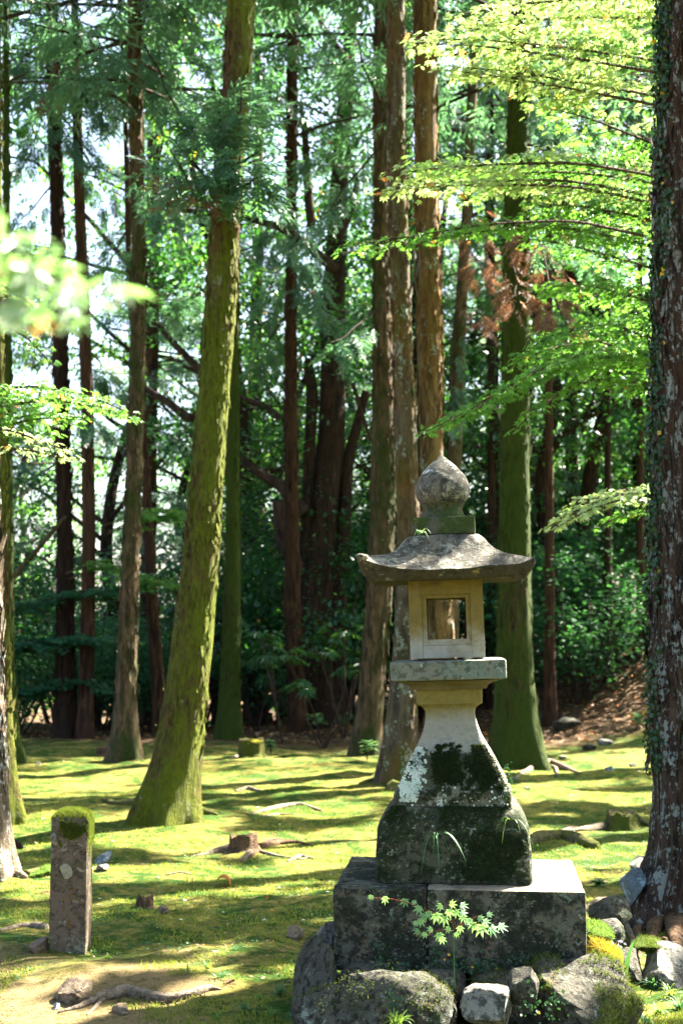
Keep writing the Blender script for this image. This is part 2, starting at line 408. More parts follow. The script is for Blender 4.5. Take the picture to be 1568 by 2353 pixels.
BR, BD = (.135, .082, .048), (.030, .020, .013)
MOSS = (.095, .135, .012)
M['bark_moss'] = bark_mat('bark_thick_moss', (.13, .075, .035), (.04, .026, .012), (.125, .150, .011), .52, (.24, .26, .18), .40, 1.3, None, .05)
M['bark_green'] = bark_mat('bark_green_moss', (.08, .055, .022), (.022, .018, .010), (.038, .060, .007), .60, (.10, .12, .06), .14, .9)
M['bark_olive'] = bark_mat('bark_olive_moss', (.15, .095, .055), (.04, .028, .018), (.035, .048, .010), .46, (.20, .23, .17), .30)
M['bark_dark'] = bark_mat('bark_dark_brown', (.055, .030, .019), (.012, .008, .007), (.03, .05, .012), .12)
M['bark_red'] = bark_mat('bark_red_brown', (.085, .042, .024), (.018, .010, .007), (.04, .06, .012), .14)
M['bark_orange'] = bark_mat('bark_orange_lichen', (.25, .155, .060), (.060, .040, .020), (.15, .14, .02), .36, (.30, .36, .28), .52, .9, (.34, .16, .04), .04)
M['bark_lichen'] = bark_mat('bark_grey_lichen', (.12, .09, .06), (.045, .034, .025), (.085, .085, .012), .42, (.24, .27, .21), .62, .9, (.24, .095, .022))
M['bark_ivy'] = bark_mat('bark_cedar_near', (.105, .068, .052), (.022, .016, .015), (.04, .05, .012), .12, (.34, .38, .37), .74, 1.4, (.12, .06, .04), .05, None, False, 2.6)
M['bark_pale'] = bark_mat('bark_pale_lichen', (.22, .16, .11), (.06, .045, .03), (.11, .13, .02), .35, (.45, .47, .43), .7)
M['root'] = bark_mat('weathered_root', (.27, .215, .155), (.14, .105, .075), (.09, .11, .02), .18, None, 0, 1.6, None, .02, None, True)
M['mossroot'] = bark_mat('mossy_root', (.20, .15, .09), (.06, .04, .025), (.09, .10, .014), .56, None, 0, 1.5, None, .02, None, True)
M['stump'] = bark_mat('stump_wood', (.20, .12, .065), (.045, .028, .018), (.08, .10, .015), .15, None, 0, 1.6, None, .025, None, True)
M['twig'] = bark_mat('twig_bark', (.11, .075, .045), (.035, .025, .02), (.05, .06, .015), .3)
M['redtwig'] = bark_mat('red_twig', (.30, .07, .03), (.12, .04, .02))
M['limb'] = bark_mat('dark_limb', (.07, .045, .035), (.02, .014, .012), (.035, .05, .012), .2)

def moss_mat(name, a, b):
    s = NT(name); n = s.noise(30, 4, .7); s.principled(s.mix(n, a, b), .95, s.bump(s.noise(160, 3, .7), 1., .012), .1); return s.m
M['moss'] = moss_mat('dark_moss', (.012, .022, .005), (.035, .06, .012))
M['moss_y'] = moss_mat('yellow_moss', (.20, .15, .01), (.42, .32, .03))
M['moss_g'] = moss_mat('green_moss', (.03, .07, .012), (.10, .16, .02))
M['lichen'] = stone_mat('leafy_lichen', [(20, .5, .65, (.34, .42, .34), 4)], base=(.50, .56, .49), relief=.01)
M['groove'] = stone_mat('carved_groove', [(20, .5, .6, (.035, .03, .02), 4)], base=(.17, .085, .02), relief=.01)

M['maple'] = leaf_mat('maple_leaf', (.060, .165, .040), (.12, .24, .06), (.18, .42, .05), .5, .38, (.50, .22, .04), .008)
M['maple_y'] = leaf_mat('maple_leaf_yellow', (.34, .42, .22), (.46, .50, .30), (.42, .60, .16), .42, .38, (.55, .24, .06), .006)  # strong sunlight put into the leaf colour for the brightest sprays
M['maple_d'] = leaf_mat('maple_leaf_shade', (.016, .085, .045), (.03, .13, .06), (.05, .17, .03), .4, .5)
M['maple_s'] = leaf_mat('maple_leaf_sapling', (.10, .22, .10), (.18, .32, .17), (.25, .45, .10), .4, .45)
M['broad'] = leaf_mat('broad_leaf', (.020, .075, .034), (.050, .125, .050), (.15, .38, .045), .48, .32, (.45, .40, .03), .012)
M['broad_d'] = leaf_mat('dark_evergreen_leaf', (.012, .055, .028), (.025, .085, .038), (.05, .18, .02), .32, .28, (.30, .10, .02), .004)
M['sugi'] = leaf_mat('cedar_needles', (.035, .105, .075), (.085, .175, .115), (.10, .24, .09), .4, .4, spec=.5)
M['dead'] = leaf_mat('dead_cedar_needles', (.12, .075, .05), (.20, .13, .09), (.30, .13, .06), .3, .7)
M['fatsia'] = leaf_mat('glossy_palmate_leaf', (.018, .065, .035), (.035, .10, .05), (.10, .26, .03), .3, .28)
M['ivy'] = leaf_mat('ivy_leaf', (.010, .040, .016), (.022, .065, .022), (.03, .09, .02), .2, .4, (.50, .32, .02), .02)
M['grass'] = leaf_mat('grass_blade', (.05, .12, .015), (.13, .22, .03), (.20, .32, .04), .4, .5)
M['mossfuzz'] = leaf_mat('moss_tuft', (.035, .10, .008), (.26, .24, .045), (.24, .30, .03), .35, .8)
M['weed'] = leaf_mat('weed_leaf', (.025, .09, .035), (.06, .15, .06), (.1, .25, .05), .3, .5)
M['litter'] = leaf_mat('fallen_leaf', (.17, .08, .035), (.42, .29, .17), (.2, .1, .04), .15, .7, (.60, .20, .02), .10)
M['dry'] = leaf_mat('dry_needle', (.07, .04, .02), (.22, .13, .06), (.1, .05, .02), .1, .8)
M['pale'] = leaf_mat('pale_debris', (.45, .42, .33), (.62, .60, .52), (.3, .3, .25), .1, .8)
M['flower'] = leaf_mat('purple_flower', (.35, .25, .5), (.5, .42, .6), (.5, .4, .6), .3, .6)
M['curl'] = leaf_mat('orange_curled_bark', (.45, .14, .02), (.55, .2, .03), (.6, .2, .02), .3, .6)

# ------------------------------------------------------------------ light gaps in the canopy (leaves that would stand in these sunbeams are not grown)
LIT = [(450, 1787, 460, 13), (140, 1800, 190, 15), (700, 1855, 190, 20), (250, 1915, 75, 26), (90, 1922, 110, 7), (330, 2003, 350, 22), (640, 1995, 120, 14),
       (560, 2030, 170, 8), (50, 2035, 90, 36), (260, 2222, 260, 18), (60, 2205, 120, 20), (1320, 1765, 130, 10), (1290, 1800, 140, 20), (1400, 1978, 120, 12), (720, 1930, 80, 10),
       (1380, 2012, 90, 16), (1300, 1915, 130, 10), (1440, 1620, 60, 26), (1380, 1655, 60, 12), (110, 2350, 220, 24), (1430, 2300, 60, 26), (580, 1702, 70, 12), (440, 1840, 60, 8),
       (620, 1745, 260, 7), (110, 1745, 130, 6), (1330, 1700, 40, 5), (700, 1700, 120, 5), (860, 1900, 60, 14), (350, 1700, 60, 5)]
RAYS = []                                            # (point, radius)
def lit_ground(g):
    px, py = proj(np.stack([g[:, 0], g[:, 1], height(g[:, 0], g[:, 1])], 1))
    k = np.zeros(len(g), bool)
    wob = (fbm(np.stack([g[:, 0] * 1.3, g[:, 1] * .9, np.zeros(len(g))], 1), 3, 41) - .5)
    for cx, cy, rx, ry in LIT:
        k |= ((px - cx) / rx) ** 2 + ((py - cy - wob * 26) / ry) ** 2 < 1 + wob * 1.6
    n = fbm(np.stack([g[:, 0] * .8, g[:, 1] * .8, np.zeros(len(g))], 1), 4, 77)
    k |= n > np.where(g[:, 1] < 9.5, .515, .565)
    k |= fbm(np.stack([g[:, 0] * 2.6, g[:, 1] * 2.6, np.zeros(len(g))], 1), 3, 78) > .61
    k[(g[:, 1] < 3)] = False
    return k
def keep(pos):
    g = pos - SUN[None] * (pos[:, 2:3] / SUN[2])
    k = ~lit_ground(g)
    for c, r in RAYS:
        d = pos - np.asarray(c)[None]; t = d @ SUN
        dd = np.linalg.norm(d - t[:, None] * SUN[None], axis=1)
        k &= ~((dd < r) & (t > 0))
    return k

# ------------------------------------------------------------------ ground
def axis(lo, hi, a, b, st, far):
    core = np.arange(a, b + 1e-6, st); l = a - np.geomspace(st * 2, a - lo, far)[::-1]; r = b + np.geomspace(st * 2, hi - b, far)
    return np.concatenate([l, core, r])
xs = axis(-420, 420, -9, 9, .06, 22)
ys = np.concatenate([-30 + np.zeros(1), np.linspace(-20, 4.0, 14), np.arange(4.1, 13, .06), np.arange(13, 34, .12), 34 + np.geomspace(.4, 500, 26)])
X, Yg = np.meshgrid(xs, ys); Z = height(X.ravel(), Yg.ravel())
V = np.stack([X.ravel(), Yg.ravel(), Z], 1); nx, ny = len(xs), len(ys)
i = (np.arange(ny - 1)[:, None] * nx + np.arange(nx - 1)[None]).ravel()
tag(obj('ground', mesh_np('ground', V, np.stack([i, i + 1, i + nx + 1, i + nx], 1)), M['ground']), 'mossy woodland floor with sunlit patches', None, None, 'structure')

# ------------------------------------------------------------------ stone shapes
def rbox(sx, sy, sz, r, n=14, rough=.006, seed=0, fine=6., chip=0.):
    u = np.linspace(-1, 1, n + 1); A, B = np.meshgrid(u, u); one = np.ones_like(A); Vs = []; Fs = []
    idx = (np.arange(n)[:, None] * (n + 1) + np.arange(n)[None]).ravel()
    for k, (ax, sg) in enumerate([(a, s_) for a in range(3) for s_ in (-1, 1)]):
        c = [None] * 3; c[ax] = one * sg; o1, o2 = [(1, 2), (2, 0), (0, 1)][ax]; c[o1] = A; c[o2] = B
        Vs.append(np.stack([c[0].ravel(), c[1].ravel(), c[2].ravel()], 1))
        q = np.stack([idx, idx + 1, idx + n + 2, idx + n + 1], 1)
        if sg < 0: q = q[:, ::-1]
        Fs.append(q + k * (n + 1) ** 2)
    V = np.concatenate(Vs) * np.array([sx, sy, sz]) / 2
    # weld the shared borders
    key = np.round(V / 1e-5).astype(np.int64); _, first, inv = np.unique(key, axis=0, return_index=True, return_inverse=True)
    inv = inv.ravel(); V = V[first]; F = inv[np.concatenate(Fs)]
    lim = np.array([sx, sy, sz]) / 2 - r; inner = np.clip(V, -lim, lim); d = V - inner; L = np.linalg.norm(d, axis=1)[:, None]
    V = inner + d / np.maximum(L, 1e-9) * np.minimum(L, r)
    nn = V / (np.array([sx, sy, sz]) / 2); nn = np.sign(nn) * np.abs(nn) ** 8; nn /= np.linalg.norm(nn, axis=1)[:, None] + 1e-9
    nz = fbm(V * fine + seed * 3.1, 4, seed) - .5
    V = V + nn * (nz * 2 * rough)[:, None]
    if chip:
        e = np.sort(np.abs(V) / (np.array([sx, sy, sz]) / 2), axis=1)[:, 1]
        k = sstep(.9, 1., e) * np.clip(fbm(V * 9 + seed, 3, seed + 5) - .48, 0, 1) * chip
        V = V * (1 - k[:, None])
    V[:, 2] += sz / 2
    return V, F
def sq_ring(hw, hd, z, n, corner=.06, lift=None, flare=0.):
    """square ring with n points a side; corner = rounding as a share of hw"""
    t = np.linspace(-1, 1, n, endpoint=False); x = np.concatenate([t, np.ones(n), -t, -np.ones(n)]); y = np.concatenate([-np.ones(n), t, np.ones(n), -t])
    cr = np.minimum(np.abs(x), np.abs(y)); k = sstep(1 - 2 * corner, 1, cr) * corner * .6
    fl = 1 + flare * cr ** 4
    zz = np.full(4 * n, z) + (lift * cr ** 3.2 if lift else 0)
    return np.stack([x * hw * (1 - k) * fl, y * hd * (1 - k) * fl, zz], 1)
def loft(rings, capa=True, capb=True):
    m = len(rings[0]); V = np.concatenate(rings); n = len(rings)
    i = np.arange(n - 1)[:, None] * m; j = np.arange(m)[None]; j2 = (j + 1) % m
    F = [np.stack([i + j, i + j2, i + m + j2, i + m + j], -1).reshape(-1, 4)]
    ex = []; jj = np.arange(m)
    if capa: ex.append(rings[0].mean(0)); F.append(np.stack([np.full(m, n * m + len(ex) - 1), (jj + 1) % m, jj], 1))
    if capb: ex.append(rings[-1].mean(0)); F.append(np.stack([np.full(m, n * m + len(ex) - 1), (n - 1) * m + jj, (n - 1) * m + (jj + 1) % m], 1))
    if ex: V = np.concatenate([V, np.array(ex)])
    return V, F
def rough_up(V, amt, fine=7., seed=0):
    c = V.mean(0); d = V - c; d[:, 2] *= .3; d /= np.linalg.norm(d, axis=1)[:, None] + 1e-9
    return V + d * ((fbm(V * fine + seed, 4, seed) - .5) * 2 * amt)[:, None]
def one(name, VF, mat, parent=None, smooth=True, edge=True):
    me = mesh_np(name, VF[0], VF[1], smooth)
    if edge:
        try: me.set_sharp_from_angle(angle=math.radians(38))
        except Exception: pass
    return obj(name, me, mat, parent)
def ico(sub=4):
    import bmesh
    bm = bmesh.new(); bmesh.ops.create_icosphere(bm, subdivisions=sub, radius=1)
    V = np.array([v.co[:] for v in bm.verts]); F = np.array([[v.index for v in f.verts] for f in bm.faces]); bm.free(); return V, F
ICO4, ICO3 = ico(5), ico(4)
def rock(sx, sy, sz, seed=0, cuts=9, rough=.12, flat=0., big=False, box=1.):
    V, F = (ICO4 if big else ICO3); V = V.copy(); r = np.random.default_rng(seed)
    if box != 1.: V = np.sign(V) * np.abs(V) ** box; V /= np.abs(V).max()
    for _ in range(cuts):
        n = r.normal(size=3); n /= np.linalg.norm(n); d = r.uniform(.45, .78); k = V @ n
        V = V - n[None] * np.maximum(k - d, 0)[:, None] * .97
    V = V * (1 + rough * 2 * (fbm(V * 1.7 + seed * 7.7, 4, seed) - .5))[:, None]
    V = V * (1 + rough * .8 * (fbm(V * 6 + seed, 4, seed + 3) - .5))[:, None]
    V = V * (1 + rough * .45 * (np.abs(fbm(V * np.array([5, 5, 13]) + seed, 3, seed + 6) - .5) * 2 - .3))[:, None]
    V /= np.abs(V).max(0)[None]
    return V * np.array([sx, sy, sz]) / 2, F
def put_rock(label, cx, cy_top, cy_bot, wpx, Y, dep, mat, seed, name='rock', cat='rock', sink=.25, rz=0., cuts=9, group=None, big=False, rough=.12, box=1.):
    if Y is None: Y = G(cx, cy_bot)[1] + dep * .3
    a, b = P(cx, cy_top, Y), P(cx, cy_bot, Y); h = a[2] - b[2]; hh = h * (1 + sink)
    V, F = rock(wpx * M_PX(Y), dep, hh, seed, cuts, rough, big=big, box=box)
    o = one(name, (V, F), mat); o.location = (a[0], Y, a[2] - hh / 2); o.rotation_euler = (0, 0, rz)
    return tag(o, label, cat, group)

# ------------------------------------------------------------------ the lantern and its pedestal
YAW = math.radians(-5.4)
LX, LY = P(1043, 2031, 7.05)[0], 7.05
ZS = P(1043, 2042, 6.58)[2]                                   # top of the slab
def zf(py, Y=6.72): return P(1040, py, Y)[2] - ZS
def wf(px, Y=6.72): return px * M_PX(Y)

# two-piece pedestal slab (left stone narrower), with a joint
h_slab = .37; c0 = P(1052, 2044, 6.56); W_ = wf(567, 6.56); D_ = .95
cyw, syw = math.cos(YAW), math.sin(YAW)
def yawed(x, y): return (x * cyw - y * syw, x * syw + y * cyw)
sc = np.array([c0[0], 6.56, 0]) + np.array([*yawed(0, D_ / 2), 0])
split = -W_ / 2 + W_ * .375
for nm, xa, xb, lb, sd in (('left', -W_ / 2, split, 'narrower lichen-spotted pedestal stone on the left under the stone lantern', 3), ('right', split + .002, W_ / 2, 'wider dark pedestal stone on the right under the stone lantern', 8)):
    V, F = rbox(xb - xa, D_, h_slab, .010, 46, .009, sd, 5., .03)
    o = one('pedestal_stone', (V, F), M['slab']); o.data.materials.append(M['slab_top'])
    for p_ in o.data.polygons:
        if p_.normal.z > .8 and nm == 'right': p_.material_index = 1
    ox, oy = yawed((xa + xb) / 2, 0)
    o.location = (sc[0] + ox, sc[1] + oy, ZS - h_slab); o.rotation_euler = (0, 0, YAW); tag(o, lb, 'pedestal', 'stones of the lantern pedestal')

lan = empty('stone_lantern', (LX, LY, ZS), 'tall weathered stone lantern with curved roof and onion finial on a mossy block', 'stone lantern', None, YAW)
bw = wf(354, 6.70)
zb = zf(1905, 6.70)
rings = [sq_ring(bw / 2 * .985, bw / 2 * .985, .004, 22, .05), sq_ring(bw / 2, bw / 2, .02, 22, .05)]
rings += [sq_ring(bw / 2 * (1 - .004 * k), bw / 2 * (1 - .004 * k), .02 + (zb - .02) * k / 8, 22, .05) for k in range(1, 9)]
z2 = zf(1852, 6.8)
for k in range(1, 9):
    t = k / 8; hw = bw / 2 * (.968 - .20 * t ** 1.15); rings.append(sq_ring(hw, hw, zb + (z2 - zb) * math.sin(t * math.pi / 2), 22, .07))
V, F = loft(rings); V = rough_up(V, .012, 8, 4); one('base_block', (V, F), M['block'], lan)
ROLL = math.radians(-1.7)
def rolled(o, z0):                                            # the upper stones lean a little to the left
    o.rotation_euler = (0, ROLL, 0); o.location = (math.sin(ROLL) * 0 - z0 * 0, 0, z0); return o
prof = [(1862, 268), (1846, 266), (1819, 265), (1806, 250), (1791, 235), (1770, 215), (1752, 199), (1736, 182), (1724, 168), (1710, 153), (1697, 140), (1682, 129), (1669, 121), (1656, 115), (1645, 112),
        (1636, 113), (1629, 118), (1624, 128), (1620, 140), (1618, 149), (1612, 151), (1600, 151), (1588, 151), (1584, 150)]
zp0 = zf(1862, 6.83)
rings = []
pp = []
for a, b in zip(prof[:-1], prof[1:]):
    for t in (0, .33, .66): pp.append((a[0] + (b[0] - a[0]) * t, a[1] + (b[1] - a[1]) * t))
pp.append(prof[-1])
for py, wd in pp:
    h = wf(wd, 6.85) / 2; rings.append(sq_ring(h, h, zf(py, 6.85) - zp0, 18, .045))
V, F = loft(rings); V = rough_up(V, .004, 9, 2)
post = one('post', (V, F), M['post'], lan); rolled(post, zp0)
topz = zf(1584, 6.85)
def up(z): return z - topz
head = lan
def place(o, z):                                              # position along the leaning axis
    o.location = (math.sin(ROLL) * (z - zp0), 0, zp0 + math.cos(ROLL) * (z - zp0)); o.rotation_euler = (0, ROLL, 0); return o
# bracket under the platform, platform
z0 = zf(1584, 6.83); za = zf(1563, 6.78); zb_ = zf(1517, 6.74)
r_ = [sq_ring(wf(172, 6.85) / 2, wf(172, 6.85) / 2, 0, 18, .04), sq_ring(wf(176, 6.85) / 2, wf(176, 6.85) / 2, .012, 18, .04)]
for k in range(1, 7):
    t = k / 6; hw = (wf(178, 6.85) + (wf(243, 6.8) - wf(178, 6.85)) * (t ** 1.6)) / 2; r_.append(sq_ring(hw, hw, .014 + (za - z0 - .016) * t, 18, .04))
place(one('bracket', loft(r_), M['under'], lan), z0)
V, F = rbox(wf(266, 6.74), wf(266, 6.74), zb_ - za, .012, 26, .005, 5, 9., .03)
place(one('platform', (V, F), M['platform'], lan), za)
# light chamber: hollow box with a window through front and back
z1, z2 = zf(1512, 6.85), zf(1328, 6.85); H = z2 - z1; hw = wf(171, 6.85) / 2
zh0, zh1 = zf(1469, 6.85) - z1, zf(1374, 6.85) - z1; ww = wf(90, 6.85) / 2; zr0, zr1 = zf(1483, 6.85) - z1, zf(1365, 6.85) - z1; wr = wf(112, 6.85) / 2
g = Geo()
def fbox(x0, x1, y0, y1, za_, zb2, seed=0):
    V, F = rbox(x1 - x0, y1 - y0, zb2 - za_, .0009, 16, .0004, seed, 20.); V = V + np.array([(x0 + x1) / 2, (y0 + y1) / 2, za_]); g.add(V, F)
T = .075; rc = .010
for sy in (-1, 1):
    ya, yb = (-hw, -hw + T) if sy < 0 else (hw - T, hw)
    fa, fb = (ya + rc, yb) if sy < 0 else (ya, yb - rc)
    fbox(-hw, -wr, ya, yb, 0, H, 1); fbox(wr, hw, ya, yb, 0, H, 2); fbox(-wr + .0005, wr - .0005, ya, yb, 0, zr0, 3); fbox(-wr + .0005, wr - .0005, ya, yb, zr1, H, 4)
    fbox(-wr, -ww, fa, fb, zr0 + .0005, zr1 - .0005, 5); fbox(ww, wr, fa, fb, zr0 + .0005, zr1 - .0005, 6)
    fbox(-ww + .0005, ww - .0005, fa + .0004, fb - .0004, zr0 + .0005, zh0, 7); fbox(-ww + .0005, ww - .0005, fa + .0004, fb - .0004, zh1, zr1 - .0005, 8)
for sx in (-1, 1):
    xa, xb = (-hw + .0008, -hw + T) if sx < 0 else (hw - T, hw - .0008); fbox(xa, xb, -hw + T + .0005, hw - T - .0005, .0006, H - .0006, 9)
me = g.mesh('light_chamber'); me.set_sharp_from_angle(angle=math.radians(38))
place(obj('light_chamber', me, M['chamber'], lan), z1 + .002)
# material coordinates of the chamber start at its own base, so its stain gradient is rebuilt with local heights
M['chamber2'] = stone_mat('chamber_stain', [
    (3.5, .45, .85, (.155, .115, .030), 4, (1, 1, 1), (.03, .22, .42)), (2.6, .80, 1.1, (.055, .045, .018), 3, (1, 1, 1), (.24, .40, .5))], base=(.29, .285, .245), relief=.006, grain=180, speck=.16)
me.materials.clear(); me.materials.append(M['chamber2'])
# roof
zr = zf(1331, 6.8); RB = wf(347, 6.71) / 2; RT = wf(405, 6.62) / 2
ze0, ze1 = 0, zf(1306, 6.66) - zr; ztop = zf(1226, 6.92) - zr; tip = zf(1270, 6.62) - zf(1306, 6.66)
n = 26; r_ = [sq_ring(RB * .3, RB * .3, .0, n, .03), sq_ring(RB * .97, RB * .97, 0, n, .03)]
for k in range(0, 7):
    t = k / 6; hw_ = RB + (RT * .965 - RB) * t; r_.append(sq_ring(hw_, hw_, ze0 + (ze1 - .006) * t, n, .03, tip * .92 * t ** 1.2, .035 * t))
pr = [(1.0, .0), (.97, .008), (.93, .022), (.87, .038), (.80, .055), (.73, .074), (.67, .094), (.61, .118), (.56, .146), (.51, .176), (.47, .200), (.42, .214), (.3, .219), (.12, .220)]
sc_z = (ztop - ze1) / .220
for m_, dz in pr:
    r_.append(sq_ring(RT * .965 * m_, RT * .965 * m_, ze1 + dz * sc_z, n, .03 + .20 * (1 - m_), tip * 1.04 * max(0, (m_ - .45) / .55) ** 1.7, .035 * m_ ** 3))
V, F = loft(r_); V = rough_up(V, .006, 10, 6)
V[:, 2] += (fbm(V * 14, 3, 2) - .5) * .012 * (V[:, 2] > ze1 * .8)
cn = sstep(.45, 1., V[:, 0] / RT) * sstep(.3, 1., np.abs(V[:, 1]) / RT) * (V[:, 2] > .01); V[:, 2] -= cn * tip * .50; V[:, 0] += cn * .02
rf = one('roof', (V, F), M['roof'], lan); place(rf, zr)
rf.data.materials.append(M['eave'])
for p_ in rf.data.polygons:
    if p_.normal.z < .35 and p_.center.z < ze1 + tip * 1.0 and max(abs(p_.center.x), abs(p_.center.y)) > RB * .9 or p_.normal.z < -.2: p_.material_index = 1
for sx in (-1,):
    for sy in (-1, 1):
        V, F = rock(.075, .075, .06, 3 + sx + 2 * sy, 5, .08)
        o = one('corner_knob', (V, F), M['roof'], rf); o.location = (sx * RT * .945, sy * RT * .945, ze1 + tip * .97)
# finial: square seat, neck, onion jewel
zs = zf(1229, 6.95)
V, F = rbox(wf(146, 6.93), wf(146, 6.93), zf(1187, 6.93) - zs, .010, 18, .006, 9, 9., .03)
seat = one('finial_seat', (V, F), M['neck'], lan); place(seat, zs)
zn = zf(1187, 6.93)
def lathe(prof, n=48):
    a = np.linspace(0, 2 * np.pi, n, endpoint=False); return loft([np.stack([r * np.cos(a), r * np.sin(a), np.full(n, z)], 1) for z, r in prof])
npf = [(zf(y, 7.03) - zn, wf(w2, 7.03) / 2) for y, w2 in ((1190, 100), (1184, 98), (1178, 92), (1171, 85), (1165, 85), (1160, 92), (1155, 98))]
V, F = lathe(npf); V = rough_up(V, .010, 12, 3); place(one('finial_neck', (V, F), M['neck'], lan), zn - .004)
opf = [(1160, 78), (1156, 96), (1151, 107), (1144, 118), (1136, 124), (1128, 127), (1120, 127), (1112, 124), (1104, 118), (1096, 109), (1088, 97), (1080, 84), (1073, 71), (1066, 56), (1060, 43), (1054, 29), (1049, 18), (1045, 9), (1042, 3)]
zo = zf(1160, 7.03); V, F = lathe([(zf(y, 7.03) - zo, wf(w2, 7.03) / 2) for y, w2 in opf]); V = rough_up(V, .003, 9, 8)
M['jewel'] = stone_mat('jewel_stone', [(6, .46, .56, (.050, .045, .038), 7), (11, .52, .60, (.24, .24, .18), 6), (5, .58, .66, (.10, .085, .02), 6),
    (5, .74, .76, (.60, .60, .58), 6, (1, 1, 1), (.135, .155, .25)), (5, .97, .99, (.15, .14, .11), 6, (1, 1, 1), (.215, .225, .6))], base=(.12, .108, .085), relief=.014, speck=.7)
place(one('finial_jewel', (V, F), M['jewel'], lan, edge=False), zo)

# tufts of moss and plates of lichen on the post and block, kept as parts of the lantern
def fuzz(centres, normals, L, wd, seed=0, droop=.0):
    r = np.random.default_rng(seed); N = len(centres)
    T = np.array([[-.5, 0, 0], [.5, 0, 0], [0, 1, 0]], float); TF = np.array([[0, 1, 2]])
    d = normals + rdir(N) * .7; d[:, 2] -= droop; R = frames(d, rdir(N))
    S = np.stack([np.full(N, wd), L * r.uniform(.5, 1.3, N), np.ones(N)], 1)
    return scatter(T, TF, centres, R, S)
def post_hw(z):                                              # half width of the post at local height z
    zz = [zf(py, 6.85) - zp0 for py, _ in prof]; return np.interp(z, zz, [wf(w2, 6.85) / 2 for _, w2 in prof])
def on_front(px0, px1, py0, py1, N, seed, mask=None):
    """points on the front of the post, from photo pixel ranges, in the post's frame"""
    r = np.random.default_rng(seed); u = r.uniform(px0, px1, N); v = r.uniform(py0, py1, N)
    if mask is not None: k = mask(u, v); u, v = u[k], v[k]
    z = np.array([zf(y, 6.85) - zp0 for y in v]); x = (u - 1043) * M_PX(6.80); hwz = post_hw(z); k = np.abs(x) < hwz * .99
    return np.stack([x[k], -hwz[k] - .001, z[k]], 1)
def blobmask(cx, cy, rx, ry, sd):
    def f(u, v):
        n = fbm(np.stack([u * .05, v * .05, np.zeros(len(u))], 1), 3, sd) - .5
        n2 = fbm(np.stack([u * .14, v * .14, np.ones(len(u))], 1), 3, sd + 1) - .5
        return ((u - cx) / rx) ** 2 + ((v - cy) / ry) ** 2 < 1.05 + n * 3.2 + n2 * 3.4
    return f
p_ = np.concatenate([on_front(1070, 1165, 1712, 1812, 7000, 1, blobmask(1115, 1765, 46, 48, 4)), on_front(1000, 1075, 1708, 1800, 6000, 2, blobmask(1030, 1755, 36, 42, 8)),
                     on_front(950, 1175, 1720, 1862, 9000, 3, lambda u, v: fbm(np.stack([u * .06, v * .06, 0 * u], 1), 4, 5) > .56)])
V, F, R = fuzz(p_, np.tile([[0, -1, .1]], (len(p_), 1)), .016, .006, 1)
obj('moss_patch', mesh_np('moss_patch', V, F, False, R), leaf_mat('moss_on_post', (.012, .026, .005), (.035, .058, .012), (.03, .05, .01), .2, .9), post)
T8 = np.array([[math.cos(a) * r, math.sin(a) * r, 0] for a, r in zip(np.linspace(0, 2 * math.pi, 8, endpoint=False), (.5, .38, .5, .4, .52, .36, .5, .42))]); T8[:, 2] = [0, .1, 0, .12, 0, .1, 0, .1]
p_ = np.concatenate([on_front(915, 985, 1715, 1845, 1500, 11, blobmask(955, 1765, 28, 48, 2)), on_front(925, 960, 1790, 1835, 300, 12), on_front(1010, 1160, 1800, 1850, 26, 13), on_front(955, 985, 1850, 1862, 40, 14)])
N = len(p_); R = frames(rdir(N) * .5 + np.array([[0, .1, 1.]]), np.tile([[0, -1., .4]], (N, 1)) + rdir(N) * .5)
V, F, R = scatter(T8, np.array([[0, 1, 2, 3, 4, 5, 6, 7]]), p_ - np.array([0, .004, 0]), R, rng.uniform(.006, .015, N))
obj('lichen_patch', mesh_np('lichen_patch', V, F, False, R), M['lichen'], post)
r = np.random.default_rng(5); N = 15000; px_ = r.uniform(-1, 1, N) * bw / 2 * .97; pz_ = r.uniform(0.02, zb, N)
k = fbm(np.stack([px_ * 6, pz_ * 6, 0 * px_], 1), 4, 6) > .52; px_, pz_ = px_[k], pz_[k]
c_ = np.stack([px_, np.full(len(px_), -bw / 2 * .985), pz_], 1); V, F, R = fuzz(c_, np.tile([[0, -1, -.2]], (len(c_), 1)), .013, .005, 2)
t_ = r.uniform(0, 1, 5000); xx = r.uniform(-1, 1, 5000) * bw / 2 * (.95 - .18 * t_); c2 = np.stack([xx, -bw / 2 * (.968 - .20 * t_ ** 1.15), zb + (zf(1852, 6.8) - zb) * np.sin(t_ * np.pi / 2)], 1)
k = fbm(c2 * 7, 3, 9) > .47; V2, F2, R2 = fuzz(c2[k], np.tile([[0, -.8, .6]], (k.sum(), 1)), .014, .006, 3)
obj('moss_patch', mesh_np('moss_patch', np.concatenate([V, V2]), np.concatenate([F, F2 + len(V)]), False, np.concatenate([R, R2])), bpy.data.materials['moss_on_post'], lan)
